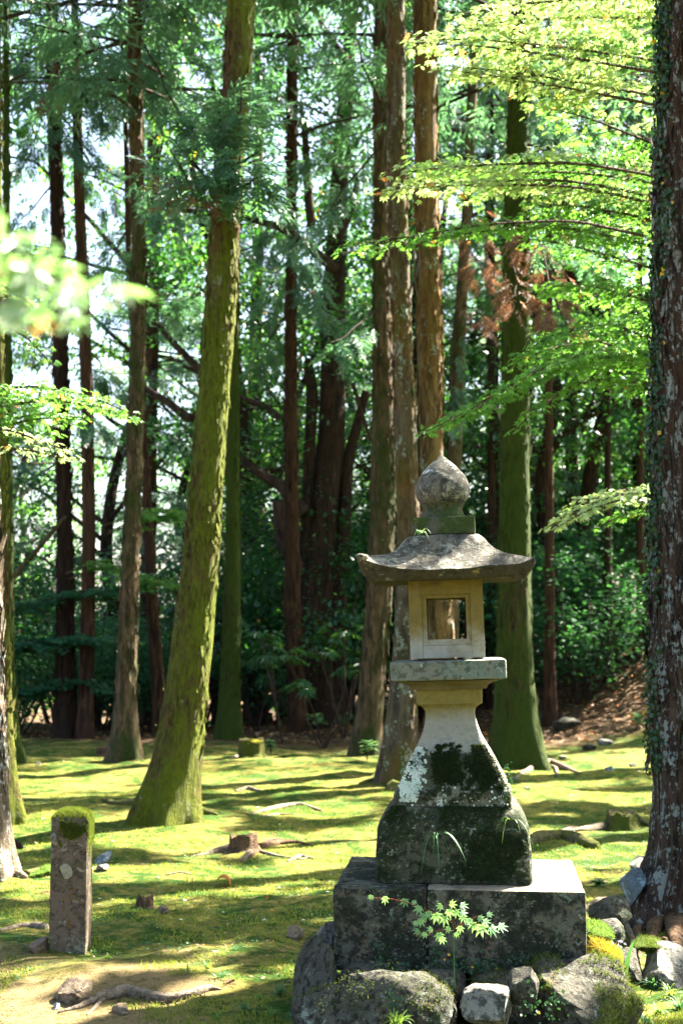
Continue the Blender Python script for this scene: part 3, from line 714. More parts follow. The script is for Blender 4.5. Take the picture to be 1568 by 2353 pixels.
# ------------------------------------------------------------------ trunks
def trunk(rows, Y, sides=40, dz=.08, flare=.35, seed=0, top_z=None, fine=5., rough=.035, flute=.05, ztop_r=.45):
    """rows: (py, x_left, x_right) from top to base, in photo pixels, for a trunk standing at distance Y"""
    rows = sorted(rows, key=lambda r: r[0]); pts = []; rad = []
    for py, a, b in rows:
        pts.append(P((a + b) / 2, py, Y)); rad.append((b - a) / 2 * M_PX(Y))
    pts = pts[::-1]; rad = rad[::-1]                          # base first
    base = pts[0].copy()
    gz = hz(base[0], Y); pts[0][2] = min(pts[0][2], gz + .02)
    pts.insert(0, np.array([pts[0][0], Y, gz - .3])); rad.insert(0, rad[0] * 1.12)
    if top_z and top_z > pts[-1][2]:
        d = pts[-1] - pts[-3 if len(pts) > 4 else -2]; d = d / d[2]; n = 5; z0 = pts[-1][2]; r0 = rad[-1]
        for k in range(1, n + 1):
            z = z0 + (top_z - z0) * k / n; pts.append(pts[-k] * 0 + np.array([base[0] * 0 + (pts[-1][0] + d[0] * (z - pts[-1][2]) * .8), Y, z])); rad.append(r0 * (1 - (1 - ztop_r * .3) * k / n))
    pts = np.array(pts); rad = np.array(rad); zs_ = np.arange(pts[0, 2], pts[-1, 2], dz)
    cx = np.interp(zs_, pts[:, 2], pts[:, 0]); rr = np.interp(zs_, pts[:, 2], rad)
    for _ in range(6):
        cx[1:-1] = .25 * cx[:-2] + .5 * cx[1:-1] + .25 * cx[2:]; rr[1:-1] = .25 * rr[:-2] + .5 * rr[1:-1] + .25 * rr[2:]
    a = np.linspace(0, 2 * np.pi, sides, endpoint=False); n = len(zs_)
    A, Zm = np.meshgrid(a, zs_); R = np.repeat(rr[:, None], sides, 1)
    hgt = Zm - gz; r = np.random.default_rng(seed); ph = r.uniform(0, 6.28, 4)
    lob = .5 + .5 * np.cos(A * 5 + ph[0] + .6 * np.sin(A * 2 + ph[1])); lob = lob ** 1.5
    R = R * (1 + flare * (lob - .35) * np.exp(-np.clip(hgt, 0, 9) / .32)) * (1 + flute * (np.cos(A * 3 + ph[2] + hgt * .15) * .5 + np.cos(A * 7 + ph[3] - hgt * .1) * .3))
    pp = np.stack([np.cos(A) * R + cx[:, None], np.sin(A) * R, Zm * .45], -1).reshape(-1, 3)
    R = R * (1 + rough * 2 * (fbm(pp * fine, 4, seed) - .5).reshape(n, sides)) * (1 + rough * 1.2 * (fbm(np.stack([np.cos(A) * 6, np.sin(A) * 6, Zm * .7], -1).reshape(-1, 3), 3, seed + 1) - .5).reshape(n, sides))
    V = np.stack([cx[:, None] + np.cos(A) * R, Y + np.sin(A) * R, Zm], -1).reshape(-1, 3)
    i = np.arange(n - 1)[:, None] * sides; j = np.arange(sides)[None]; j2 = (j + 1) % sides
    F = np.stack([i + j, i + j2, i + sides + j2, i + sides + j], -1).reshape(-1, 4)
    axisf = lambda z: np.array([np.interp(z, zs_, cx), Y, z]); radf = lambda z: np.interp(z, zs_, rr)
    return V, F, np.array([base[0], Y, gz]), axisf, radf

class Leaves:                                                # collects leaf placements, then one mesh
    def __init__(s): s.p = []; s.d = []; s.n = []; s.s = []
    def add(s, p, d, n, sc): s.p.append(p); s.d.append(d); s.n.append(n); s.s.append(sc)
    def build(s, name, T, TF, mat, parent=None, origin=(0, 0, 0), cull=False, aspect=1., wood=None, wmat=None):
        if not s.p: return None
        p = np.concatenate(s.p); d = np.concatenate(s.d); n = np.concatenate(s.n); sc = np.concatenate(s.s)
        if cull: k = keep(p); p, d, n, sc = p[k], d[k], n[k], sc[k]
        if len(p) == 0: return None
        S = np.stack([sc * aspect, sc, sc], 1)
        V, F, R = scatter(T, TF, p - np.array(origin), frames(d, n), S)
        if wood is None or not wood.n: return obj(name, mesh_np(name, V, F, False, R), mat, parent)
        nf = len(F); wv = np.concatenate(wood.V) - np.array(origin); b = len(V); by = {}
        for f in wood.F: by.setdefault(f.shape[1], []).append(f)
        Fs = [F]
        for kk, v in by.items(): Fs.append(np.concatenate(v) + b)
        me = mesh_np(name, np.concatenate([V, wv]), Fs, False, np.concatenate([R, np.full(len(wv), .5)]))
        me.materials.append(mat); me.materials.append(wmat or M['limb'])
        mi = np.ones(len(me.polygons), np.int32); mi[:nf] = 0; me.polygons.foreach_set('material_index', mi)
        return obj(name, me, None, parent)

def cedar_branch(L, tw, p0, dirv, length, r, dens=1., size=.42, droop=.5, rad=.03, spray=24):
    """one drooping cedar limb: feathery sprays hang along its outer part"""
    s = np.linspace(0, 1, 9); dirv = np.array(dirv, float); dirv /= np.linalg.norm(dirv)
    pts = np.asarray(p0)[None] + dirv[None] * (s * length)[:, None]; pts[:, 2] -= droop * length * (s ** 1.5) * .6 - droop * length * .28 * s ** 4
    pts[:, :2] += r.normal(size=(9, 2)) * .03 * s[:, None] * length
    V, F = tube(pts, np.linspace(rad, rad * .25, 9), 6, 14); tw.add(V, F)
    N = max(6, int(24 * length * dens)); t = r.uniform(.18, 1, N) ** .8; pos = np.stack([np.interp(t, s, pts[:, k]) for k in range(3)], 1)
    side = np.cross(dirv, [0, 0, 1]); side /= np.linalg.norm(side) + 1e-9; sg = r.choice([-1, 1], N)
    off = (.12 + .40 * length * .35 * (1 - t)) * r.uniform(.1, 1, N)
    pos = pos + side[None] * (sg * off)[:, None] + np.array([0, 0, -1.]) * (r.uniform(0, .22, N))[:, None]
    d = side[None] * (sg * r.uniform(.2, 1, N))[:, None] + dirv[None] * r.uniform(.2, 1, N)[:, None] + np.array([0, 0, -1.]) * r.uniform(.0, .9, N)[:, None]
    L.add(pos, d, rdir(N) * .5 + np.array([0, 0, 1.]), size * r.uniform(.6, 1.25, N))

def cedar_crown(root, origin, axisf, radf, z0, z1, seed, per_m=5.5, length=3.3, dens=.8, lowsparse=True, mat='sugi'):
    r = np.random.default_rng(seed); L = Leaves(); tw = Geo()
    z = z0
    while z < z1:
        z += r.exponential(1 / per_m); t = (z - z0) / (z1 - z0); a = r.uniform(0, 2 * np.pi)
        ln = length * r.uniform(.55, 1.1) * (1 - .75 * t ** 1.5)
        if lowsparse and t < .3 and r.random() < .45: continue
        cedar_branch(L, tw, axisf(min(z, z1)), (math.cos(a), math.sin(a), r.uniform(.0, .35)), ln, r, dens, .62)
    return L.build('crown', SPRAY_LO, SPRAY_LO_F, M[mat], root, origin, True, wood=tw)

def flakes(o, axisf, radf, Y, z0, z1, N, mat, root, seed, size=.16, wid=.22, out=.012):
    r = np.random.default_rng(seed); z = r.uniform(z0, z1, N); a = r.uniform(math.radians(150), math.radians(400), N); k = fbm(np.stack([np.cos(a) * 3, np.sin(a) * 3, z * 1.1], 1), 3, seed) > .44; z, a = z[k], a[k]; n = len(z)
    cx = np.array([axisf(t)[0] for t in z]); rr = radf(z); nr = np.stack([np.cos(a), np.sin(a), 0 * a], 1); p = np.stack([cx, np.full(n, Y), z], 1) + nr * (rr * 1.0 + r.uniform(-.3, 1, n) * out)[:, None]
    d = np.array([0, 0, 1.])[None] * r.choice([-1, 1], n)[:, None] + nr * r.uniform(.0, .10, n)[:, None] + rdir(n) * .08; s_ = size * r.uniform(.5, 1.4, n)
    T = np.array([[-.5, 0, 0], [-.45, .6, .0], [-.1, 1, .05], [.4, .8, .06], [.5, .1, 0]]) ; V, F, R = scatter(T, np.array([[0, 4, 3, 2, 1]]), p - o, frames(d, nr + rdir(n) * .2), np.stack([s_ * wid, s_, s_], 1)); obj('bark_flakes', mesh_np('bark_flakes', V, F, False, R), M[mat], root)
FLK = {'bark_moss': (.10, .30), 'bark_ivy': (.24, .14), 'bark_orange': (.17, .3), 'bark_lichen': (.12, .35), 'bark_olive': (.16, .25), 'bark_green': (.12, .3), 'bark_pale': (.14, .3), 'bark_red': (.2, .2), 'bark_dark': (.2, .2)}
def cedar(label, rows, Y, mat, seed, top=19., crown=(9.5, 19.), flare=.35, cat='cedar tree', name='cedar_tree', low=(), group=None, length=3.3, dens=.8, per_m=6.5, **kw):
    V, F, o, ax, rf = trunk(rows, Y, seed=seed, top_z=top, flare=flare, **kw)
    root = empty(name, o, label, cat, group)
    obj('trunk', mesh_np('trunk', V - o, F), M[mat], root)
    ztop = P(0, 0, Y)[2]; nfk = int(420 * ztop * rf(1.5) * 2 * (1.6 if Y < 15 else 1.))
    if seed not in (18, 21, 22, 23, 24, 25, 26): flakes(o, ax, rf, Y, o[2] + (1.15 if mat == 'bark_ivy' else .7), ztop, min(nfk, 6000), mat, root, seed + 3, *FLK[mat])
    if crown: cedar_crown(root, o, ax, rf, crown[0], crown[1], seed + 50, length=length, dens=dens, per_m=per_m)
    if low:                                                  # low hanging sprays, photo pixels: (x_start, y_start, x_end, y_end, dY, droop, dead)
        for dead in (0, 1):
            L = Leaves(); tw = Geo(); r = np.random.default_rng(seed + 9 + dead)
            for (xa, ya, xb, yb, dY, dr, dd) in low:
                if dd != dead: continue
                a = P(xa, ya, Y); b = P(xb, yb, Y + dY); a[1] = Y; v = b - a; ln = np.linalg.norm(v)
                cedar_branch(L, tw, a, v / ln, ln, r, 1.15 if not dead else 1.2, .40 if not dead else .3, dr if not dead else .8, .02)
            L.build('low_foliage' if not dead else 'dead_foliage', SPRAY, SPRAY_F, M['sugi' if not dead else 'dead'], root, o, wood=tw)
    return root, o, ax, rf

def root_on_ground(pix, w_px, mat, parent=None, o=(0, 0, 0), seed=0, name='root', lift=.3, label=None, cat=None, group=None, ridge=.12):
    """a root lying on the moss: photo pixel polyline, widths in pixels"""
    pts = []; rr = []
    for (x, y), wpx in zip(pix, w_px):
        g_ = G(x, y); rad = wpx / 2 * M_PX(g_[1]); g_[2] += rad * lift; pts.append(g_); rr.append(rad)
    V, F = tube(pts, rr, 12, max(24, len(pts) * 8), .22, seed, 9., ridge=ridge)
    org = np.array(o) if parent is not None else np.array(pts[0])
    ob = obj(name, mesh_np(name, V - org, F), M[mat], parent)
    if parent is None: ob.location = org; tag(ob, label, cat, group)
    return ob

# gaps that let the sun reach the trunks, the lantern and the maple sprays
def gap(px, py, Y, r): RAYS.append((P(px, py, Y), r))
for py in range(500, 1900, 130): gap(545 - (py - 500) * .075, py, 13.6, .65)
for py in (700, 800, 880, 1450, 1550, 1650, 1740): gap(948, py, 17.3, .55)
for py in range(0, 950, 160): gap(1008, py, 17.6, .55)
for py in range(650, 1400, 160): gap(1216, py, 19.7, .6)
gap(576, 1705, 20.6, .5); gap(576, 1735, 20.5, .5); gap(576, 1720, 20.3, .5); gap(1280, 2000, 6.9, .30); gap(1310, 2030, 6.7, .22); gap(155, 1870, 8., .35); gap(198, 2050, 8., .3); gap(1400, 2210, 6.6, .3); gap(1040, 1060, 7.1, .10); gap(1380, 2140, 6.9, .2)
for px, py, Y in ((1050, 110, 10.5), (1150, 150, 10.5), (1300, 60, 11), (1300, 200, 10.5), (1420, 120, 10.5), (1430, 300, 10.5), (950, 445, 10.5), (1080, 430, 10.5), (1220, 430, 10.5), (1400, 400, 11),
                  (800, 575, 10.5), (1340, 1180, 11), (1430, 1170, 11), (1030, 960, 10.2), (1420, 740, 12)): gap(px, py, Y, .62)
gap(150, 680, 1.52, .35); gap(60, 620, 1.52, .35); gap(80, 920, 10.5, .5); gap(250, 960, 10.5, .4); gap(70, 1020, 9.5, .5); gap(165, 1050, 9.5, .4)

cedar_list = []
R_, o_, ax_, rf_ = cedar('leaning moss-covered trunk left of centre, the thickest in the middle distance',
    [(-60, 524, 592), (0, 521, 588), (200, 509, 577), (450, 487, 553), (700, 470, 543), (900, 455, 527), (1100, 437, 513), (1300, 417, 502), (1500, 391, 487), (1650, 369, 471), (1750, 347, 463), (1840, 312, 455), (1880, 296, 456)],
    13.45, 'bark_moss', 11, 17, (8.5, 17.), .30, sides=64, dz=.04, rough=.05, fine=8,
    low=[(500, 440, 440, 330, -1.0, .3, 0), (515, 430, 500, 200, -.6, .1, 0), (520, 420, 555, 200, -.8, .1, 0), (520, 440, 600, 380, -.7, .4, 0), (500, 450, 400, 300, -.5, .2, 0), (510, 400, 470, 240, -.5, .2, 0), (520, 410, 560, 330, -.9, .3, 0), (505, 430, 380, 340, -.8, .5, 1), (540, 380, 590, 330, -.6, .4, 0)])
for pix, wp in (([(345, 1840), (310, 1850), (270, 1848), (235, 1838)], (34, 26, 14, 6)), ([(430, 1862), (470, 1868), (500, 1872)], (34, 20, 8)), ([(360, 1868), (352, 1884), (340, 1892)], (50, 34, 14)), ([(400, 1868), (404, 1888), (402, 1896)], (46, 34, 12)), ([(440, 1850), (460, 1830), (480, 1826)], (24, 14, 6))):
    root_on_ground(pix, [q * 1.25 for q in wp], 'mossroot', R_, o_, int(wp[0]), lift=.05)
cedar('grey lichen-patched trunk with orange moss at its foot, left of the stone lantern',
    [(-60, 887, 929), (0, 888, 930), (400, 888, 932), (600, 896, 940), (800, 901, 946), (1000, 905, 956), (1200, 911, 964), (1350, 910, 962), (1450, 906, 957), (1600, 893, 956), (1700, 878, 958), (1790, 862, 964)],
    17.2, 'bark_lichen', 12, 18, (10, 18), .22, sides=56, dz=.05)
RA, oA = cedar_last = (bpy.data.objects['cedar_tree.001'], np.array(bpy.data.objects['cedar_tree.001'].location))
for pix, wp in (([(880, 1780), (850, 1796), (825, 1800)], (34, 20, 6)), ([(905, 1790), (900, 1808), (892, 1816)], (44, 26, 8)), ([(945, 1784), (970, 1800), (985, 1806)], (30, 18, 6))): root_on_ground(pix, wp, 'mossroot', RA, oA, int(wp[0]) + 3, lift=-.15)
cedar('brown trunk with sunlit peeling edge and green foot, immediately left of the grey lichen-patched one',
    [(-60, 858, 903), (0, 858, 904), (300, 857, 890), (500, 857, 892), (700, 855, 896), (900, 853, 905), (1100, 850, 910), (1250, 845, 905), (1400, 839, 898), (1550, 826, 884), (1650, 815, 878), (1715, 798, 874)],
    21.6, 'bark_olive', 13, 19, (10, 19), .22, low=[(880, 330, 700, 480, -1, .4, 0), (880, 700, 760, 760, -1, .4, 0)])
cedar('orange-brown flaking trunk rising straight behind the finial of the stone lantern',
    [(-60, 949, 1001), (0, 950, 1002), (300, 952, 1003), (500, 953, 1006), (700, 957, 1013), (900, 958, 1016), (1100, 962, 1020), (1400, 974, 1040), (1600, 978, 1052), (1760, 970, 1066)],
    17.6, 'bark_orange', 14, 18, (10, 18), .2, sides=56, dz=.04, rough=.06, fine=9)
cedar('broad deep-green mossy trunk standing right of the stone lantern',
    [(-60, 1171, 1226), (0, 1170, 1225), (200, 1167, 1220), (350, 1162, 1217), (550, 1155, 1216), (800, 1152, 1215), (1000, 1148, 1215), (1200, 1145, 1217), (1400, 1142, 1219), (1550, 1138, 1224), (1650, 1132, 1236), (1740, 1118, 1262)],
    19.6, 'bark_green', 15, 19, (9.5, 19), .3, sides=56, dz=.05, low=[(1200, 180, 1330, 300, -1, .5, 0), (1200, 330, 1400, 330, -1.5, .5, 0), (1190, 430, 1300, 640, -2, .5, 1), (1215, 100, 1420, 380, 1, .4, 0), (1210, 500, 1380, 560, 1, .5, 0), (1180, 500, 1175, 600, -1.5, .8, 1)])
RB_, oB = bpy.data.objects['cedar_tree.004'], np.array(bpy.data.objects['cedar_tree.004'].location)
for pix, wp in (([(1235, 1738), (1262, 1748), (1290, 1752)], (34, 20, 6)), ([(1200, 1744), (1215, 1758), (1232, 1764)], (44, 24, 6)), ([(1150, 1740), (1132, 1754), (1120, 1760)], (40, 22, 6))): root_on_ground(pix, wp, 'mossroot', RB_, oB, int(wp[0]) + 4, lift=-.15)
cedar('tall straight trunk with brown and green bands, just right of the dark twin trunks',
    [(-60, 294, 324), (0, 295, 325), (300, 298, 329), (600, 304, 335), (800, 300, 335), (1000, 294, 329), (1150, 288, 324), (1300, 280, 320), (1450, 272, 316), (1600, 266, 314), (1690, 256, 320), (1740, 243, 330)],
    20.3, 'bark_olive', 16, 18, (9, 18), .3, low=[(310, 60, 420, 240, -1, .4, 0), (315, 350, 400, 460, -1, .4, 0), (310, 500, 240, 600, 1, .4, 0), (310, 700, 440, 640, 1.5, .4, 0)])
cedar('darker of the twin trunks at left, the outer one with a reddish lit edge',
    [(-60, 105, 131), (0, 106, 133), (300, 112, 141), (600, 119, 149), (900, 124, 157), (1200, 132, 166), (1400, 132, 172), (1600, 126, 176), (1690, 118, 182)],
    24.6, 'bark_dark', 17, 18, (11, 18), .15, low=[(120, 60, 20, 120, -1, .4, 0), (125, 200, 60, 330, -1, .4, 0), (130, 250, 230, 330, -1, .4, 0), (125, 420, 20, 520, 1, .3, 0), (140, 640, 40, 700, 1, .4, 0), (150, 930, 60, 960, 1, .4, 0), (150, 900, 250, 960, -1, .4, 0)])
cedar('slimmer of the twin trunks at left, the inner one touching its neighbour at the foot',
    [(-60, 161, 178), (0, 163, 180), (300, 167, 190), (450, 170, 195), (700, 180, 207), (900, 186, 215), (1200, 190, 220), (1450, 186, 219), (1600, 182, 215), (1690, 174, 218)],
    24.3, 'bark_red', 18, 18, (11, 18), .15, low=[(180, 120, 260, 240, -1, .4, 0), (180, 330, 260, 450, 1, .4, 0), (200, 560, 130, 620, 1, .5, 0), (200, 800, 280, 860, 1, .5, 0), (180, 60, 120, 160, -1, .4, 1)])
cedar('green mossy slender trunk just right of the big leaning one',
    [(-60, 545, 562), (300, 543, 560), (550, 535, 551), (800, 527, 549), (950, 523, 550), (1100, 520, 551), (1300, 516, 553), (1500, 508, 553), (1620, 502, 553), (1690, 495, 560)],
    24.2, 'bark_green', 19, 17, (11, 17), .3)
cedar('straight dark reddish trunk in the middle of the shaded wood',
    [(-60, 659, 684), (0, 660, 684), (300, 658, 683), (600, 658, 680), (900, 653, 682), (1100, 655, 685), (1400, 653, 690), (1550, 659, 698), (1680, 660, 712)],
    25.2, 'bark_red', 20, 18, (10.5, 18), .15, low=[(670, 30, 760, 120, 1, .3, 0), (665, 450, 600, 560, -1, .5, 0), (665, 480, 740, 620, -1, .5, 0), (670, 620, 760, 700, -1, .4, 0), (665, 330, 790, 330, 1, .4, 0), (665, 560, 590, 700, 1, .5, 0), (660, 720, 580, 800, 1, .5, 0)])
cedar('thin trunk with sunlit mossy middle between the orange-brown and the deep-green ones',
    [(-60, 1083, 1106), (0, 1082, 1105), (300, 1068, 1091), (450, 1062, 1085), (700, 1044, 1072), (900, 1033, 1064), (1200, 1022, 1056), (1500, 1015, 1052), (1690, 1008, 1056)],
    25.5, 'bark_olive', 21, 18, (10.5, 18), .15, low=[(1080, 250, 1000, 330, 1, .4, 0), (1075, 420, 1100, 560, -1.5, .6, 1), (1050, 700, 1010, 900, -1, .7, 0), (1060, 700, 1130, 690, -1, .7, 1), (1070, 560, 1140, 640, 1, .6, 0)])
cedar('small dark trunk with bent stem between the leaning trunk and the banded one',
    [(400, 286, 300), (650, 290, 304), (900, 312, 330), (1080, 328, 345), (1300, 332, 358), (1500, 343, 372), (1600, 349, 384), (1680, 350, 388)],
    25.0, 'bark_red', 22, 14, (11, 14), .15)
cedar('slim dark trunk standing at the foot of the leafy bank on the right',
    [(300, 1252, 1268), (700, 1250, 1268), (1000, 1250, 1269), (1300, 1250, 1272), (1500, 1248, 1274), (1640, 1244, 1280)],
    26.5, 'bark_red', 23, 15, (11, 15), .1)
cedar('thin dark stem seen between the two lower maple branches by the right-hand trunk',
    [(300, 1386, 1400), (900, 1388, 1402), (1300, 1386, 1404), (1560, 1384, 1408)], 28., 'bark_dark', 24, 15, (11, 15), .1)
cedar('thin dark stem half hidden against the left side of the ivy-clad trunk',
    [(300, 1462, 1474), (900, 1462, 1476), (1300, 1460, 1478), (1560, 1456, 1480)], 29., 'bark_red', 25, 15, (11, 15), .1)
cedar('thin far stem left of the deep-green trunk, seen above the lantern roof',
    [(300, 1124, 1134), (550, 1122, 1134), (900, 1120, 1136), (1200, 1118, 1138), (1640, 1114, 1142)], 29., 'bark_dark', 26, 15, (11, 15), .1)

# the three trunks cut by the left edge of the picture
cedar('nearest pale flaking trunk cut off by the left edge, roots spreading at its foot',
    [(-60, -80, -14), (600, -78, -10), (1200, -70, -2), (1500, -66, 5), (1750, -62, 12), (1900, -60, 24), (1970, -66, 34), (2005, -74, 44)], 10.5, 'bark_pale', 31, 16, (9, 16), .3, sides=56, dz=.04)
cedar('mossy trunk at the left edge with spreading green foot, middle one of three there',
    [(-60, -24, 2), (600, -18, 6), (1000, -12, 14), (1400, -12, 22), (1650, -10, 30), (1800, -14, 42), (1890, -26, 62)], 13.3, 'bark_moss', 32, 15, (9.5, 15), .3)
cedar('slender mossy trunk farthest back of the three at the left edge',
    [(300, 8, 22), (700, 10, 26), (1100, 10, 30), (1500, 6, 33), (1680, 2, 44), (1758, -10, 66)], 19.6, 'bark_green', 33, 15, (10, 15), .3)
# the near trunk on the right, clad in ivy
RN, on_, axn, rfn = cedar('thick ridged near trunk clad in ivy and white lichen at the right edge',
    [(-60, 1518, 1700), (0, 1516, 1698), (400, 1508, 1694), (900, 1501, 1690), (1300, 1498, 1690), (1600, 1497, 1692), (1800, 1499, 1694), (1950, 1494, 1696), (2030, 1470, 1706), (2085, 1446, 1724), (2110, 1432, 1736)],
    8.95, 'bark_ivy', 34, 15, (8.5, 15), .42, sides=200, dz=.022, rough=.11, fine=9, flute=.06)
for k_, (pix, wp) in enumerate((([(1500, 2060), (1470, 2100), (1462, 2140), (1450, 2180)], (60, 34, 20, 10)), ([(1490, 2070), (1445, 2080), (1400, 2072), (1345, 2092)], (52, 30, 16, 6)),
        ([(1530, 2090), (1500, 2140), (1492, 2190)], (70, 36, 16)), ([(1560, 2100), (1548, 2150), (1556, 2200)], (80, 40, 22)), ([(1472, 2110), (1462, 2150), (1470, 2190), (1462, 2215)], (16, 14, 12, 8)), ([(1520, 2160), (1548, 2170), (1570, 2196)], (16, 14, 12)))):
    root_on_ground(pix, wp, 'stump', RN, on_, 40 + k_, lift=.1)

# ivy climbing the near trunk
def ivy():
    r = np.random.default_rng(61); N = 6500; z = r.uniform(.9, 6.6, N); a = np.radians(r.normal(205, 38, N))
    n = fbm(np.stack([a * 3, z * 1.6, 0 * z], 1), 4, 8); dens = np.where(a < math.radians(212), .45, .555); k = n > dens; z, a = z[k], a[k]
    ax = np.array([axn(t)[0] for t in z]); rr = rfn(z) * 1.03
    nrm = np.stack([np.cos(a), np.sin(a), 0 * a], 1); pos = np.stack([ax, np.full(len(z), 8.95), z], 1) + nrm * (rr + r.uniform(.0, .04, len(z)))[:, None]
    root = empty('ivy_plant', on_, 'dark ivy with a few yellow leaves climbing the thick right-hand trunk', 'ivy')
    L = Leaves(); L.add(pos, rdir(len(z)) * .8 + np.array([0, 0, -.6]), nrm + rdir(len(z)) * .5, r.uniform(.022, .042, len(z)))
    L.build('foliage', LEAF * np.array([1.9, 1, 1]), LEAF_F, M['ivy'], root, on_)
    g = Geo()
    for a0 in (195, 215, 232, 250):
        zz = np.linspace(.1, 6.6, 40); aa = np.radians(a0 + 10 * np.sin(zz * 1.3 + a0) + 5 * np.sin(zz * 4)); c = np.array([axn(t)[0] for t in zz]); q = rfn(zz) * 1.03
        V, F = tube(np.stack([c + np.cos(aa) * q, 8.95 + np.sin(aa) * q, zz], 1), np.full(40, .006), 5, 120); g.add(V, F)
    obj('stem', g.mesh('stem', origin=on_), M['twig'], root)
ivy()

# ------------------------------------------------------------------ the crooked dark evergreen with big limbs in the centre
def crooked():
    Y = 27.; o = G(742, 1665); o[1] = Y; o[2] = hz(o[0], Y)
    root = empty('crooked_evergreen_tree', o, 'dark thick crooked evergreen with several stems and long bent limbs in the centre background', 'tree')
    stems = [([(735, 1700), (728, 1400), (745, 1150), (762, 1000), (764, 800), (770, 600), (780, 380), (800, 150), (810, -60)], (95, 84, 66, 62, 58, 48, 40, 34, 30)),
             ([(770, 1690), (775, 1400), (790, 1200), (800, 1050), (840, 900)], (50, 42, 30, 26, 20)),
             ([(700, 1700), (700, 1300), (712, 1000), (718, 900), (706, 830)], (40, 28, 26, 30, 20))]
    g = Geo()
    for pix, wd in stems:
        V, F = tube([P(x, y, Y + .2 * i) for i, (x, y) in enumerate(pix)], [q / 2 * M_PX(Y) for q in wd], 20, 60, .14, 3, 1.2, ridge=.06); g.add(V, F)
    obj('trunk', g.mesh('trunk', origin=o), M['bark_dark'], root)
    limbs = [([(700, 1180), (640, 1110), (590, 1085), (550, 1045), (480, 1040)], (34, 26, 22, 18, 12)), ([(690, 1000), (650, 965), (600, 930), (550, 912), (470, 860), (420, 840)], (20, 18, 16, 14, 12, 8)),
             ([(770, 620), (700, 560), (640, 520), (560, 500)], (26, 22, 18, 12)), ([(770, 560), (800, 500), (820, 420), (800, 360)], (18, 16, 13, 9)),
             ([(600, 930), (520, 900), (440, 965), (380, 920), (330, 890)], (12, 14, 22, 18, 12)), ([(560, 500), (480, 490), (410, 480), (340, 460)], (14, 15, 13, 10)),
             ([(480, 900), (460, 850), (400, 790), (340, 715)], (16, 18, 15, 12)), ([(480, 160), (440, 130), (390, 80), (325, -5)], (14, 26, 24, 20)),
             ([(715, 520), (705, 400), (700, 300), (690, 240)], (22, 20, 16, 10)), ([(800, 150), (740, 60), (700, -40)], (20, 14, 10)), ([(770, 380), (840, 300), (880, 240)], (14, 10, 7)),
             ([(560, 500), (520, 330), (490, 200), (480, 160)], (12, 12, 12, 13)), ([(810, 880), (850, 1010), (870, 1040)], (10, 8, 5)), ([(640, 1150), (648, 1230), (655, 1280)], (30, 36, 20))]
    for i, (pix, wd) in enumerate(limbs):
        V, F = tube([P(x, y, Y + .1 * j) for j, (x, y) in enumerate(pix)], [q / 2 * M_PX(Y) for q in wd], 12, 40, .16, i, 2., ridge=.05)
        obj('limb', mesh_np('limb', V - o, F), M['limb'], root)
    # leaf clumps around the limbs
    r = np.random.default_rng(5); L = Leaves()
    for x, y, s_ in [(560, 60, 60), (640, 180, 60), (780, 260, 60), (430, 560, 60), (600, 860, 50), (790, 760, 50), (740, 700, 45), (590, 680, 50), (440, 700, 50), (620, 1010, 50), (380, 620, 50), (820, 560, 40), (590, 300, 60), (800, 60, 60),
                     (620, 1150, 40), (590, 1220, 45), (600, 1300, 45), (570, 1400, 45), (610, 1480, 40), (820, 1180, 30), (800, 1300, 35), (780, 1450, 45), (640, 1600, 25), (660, 1150, 40), (380, 1000, 45), (480, 990, 30)]:
        c = P(x, y, Y + r.uniform(-1.2, 1.6)); N = int(s_ * 16); q = r.normal(size=(N, 3)) * np.array([.55, .6, .36]) * s_ / 50
        q = q[(fbm((q + c) * 2.1, 3, 3) > .46)]; L.add(c + q, rdir(len(q), .6) + np.array([0, 0, -.3]), rdir(len(q)) * .6 + np.array([0, 0, 1.]), r.uniform(.09, .16, len(q)))
    L.build('crown', LEAF * np.array([1.1, 1, 1]), LEAF_F, M['broad_d'], root, o)
crooked()

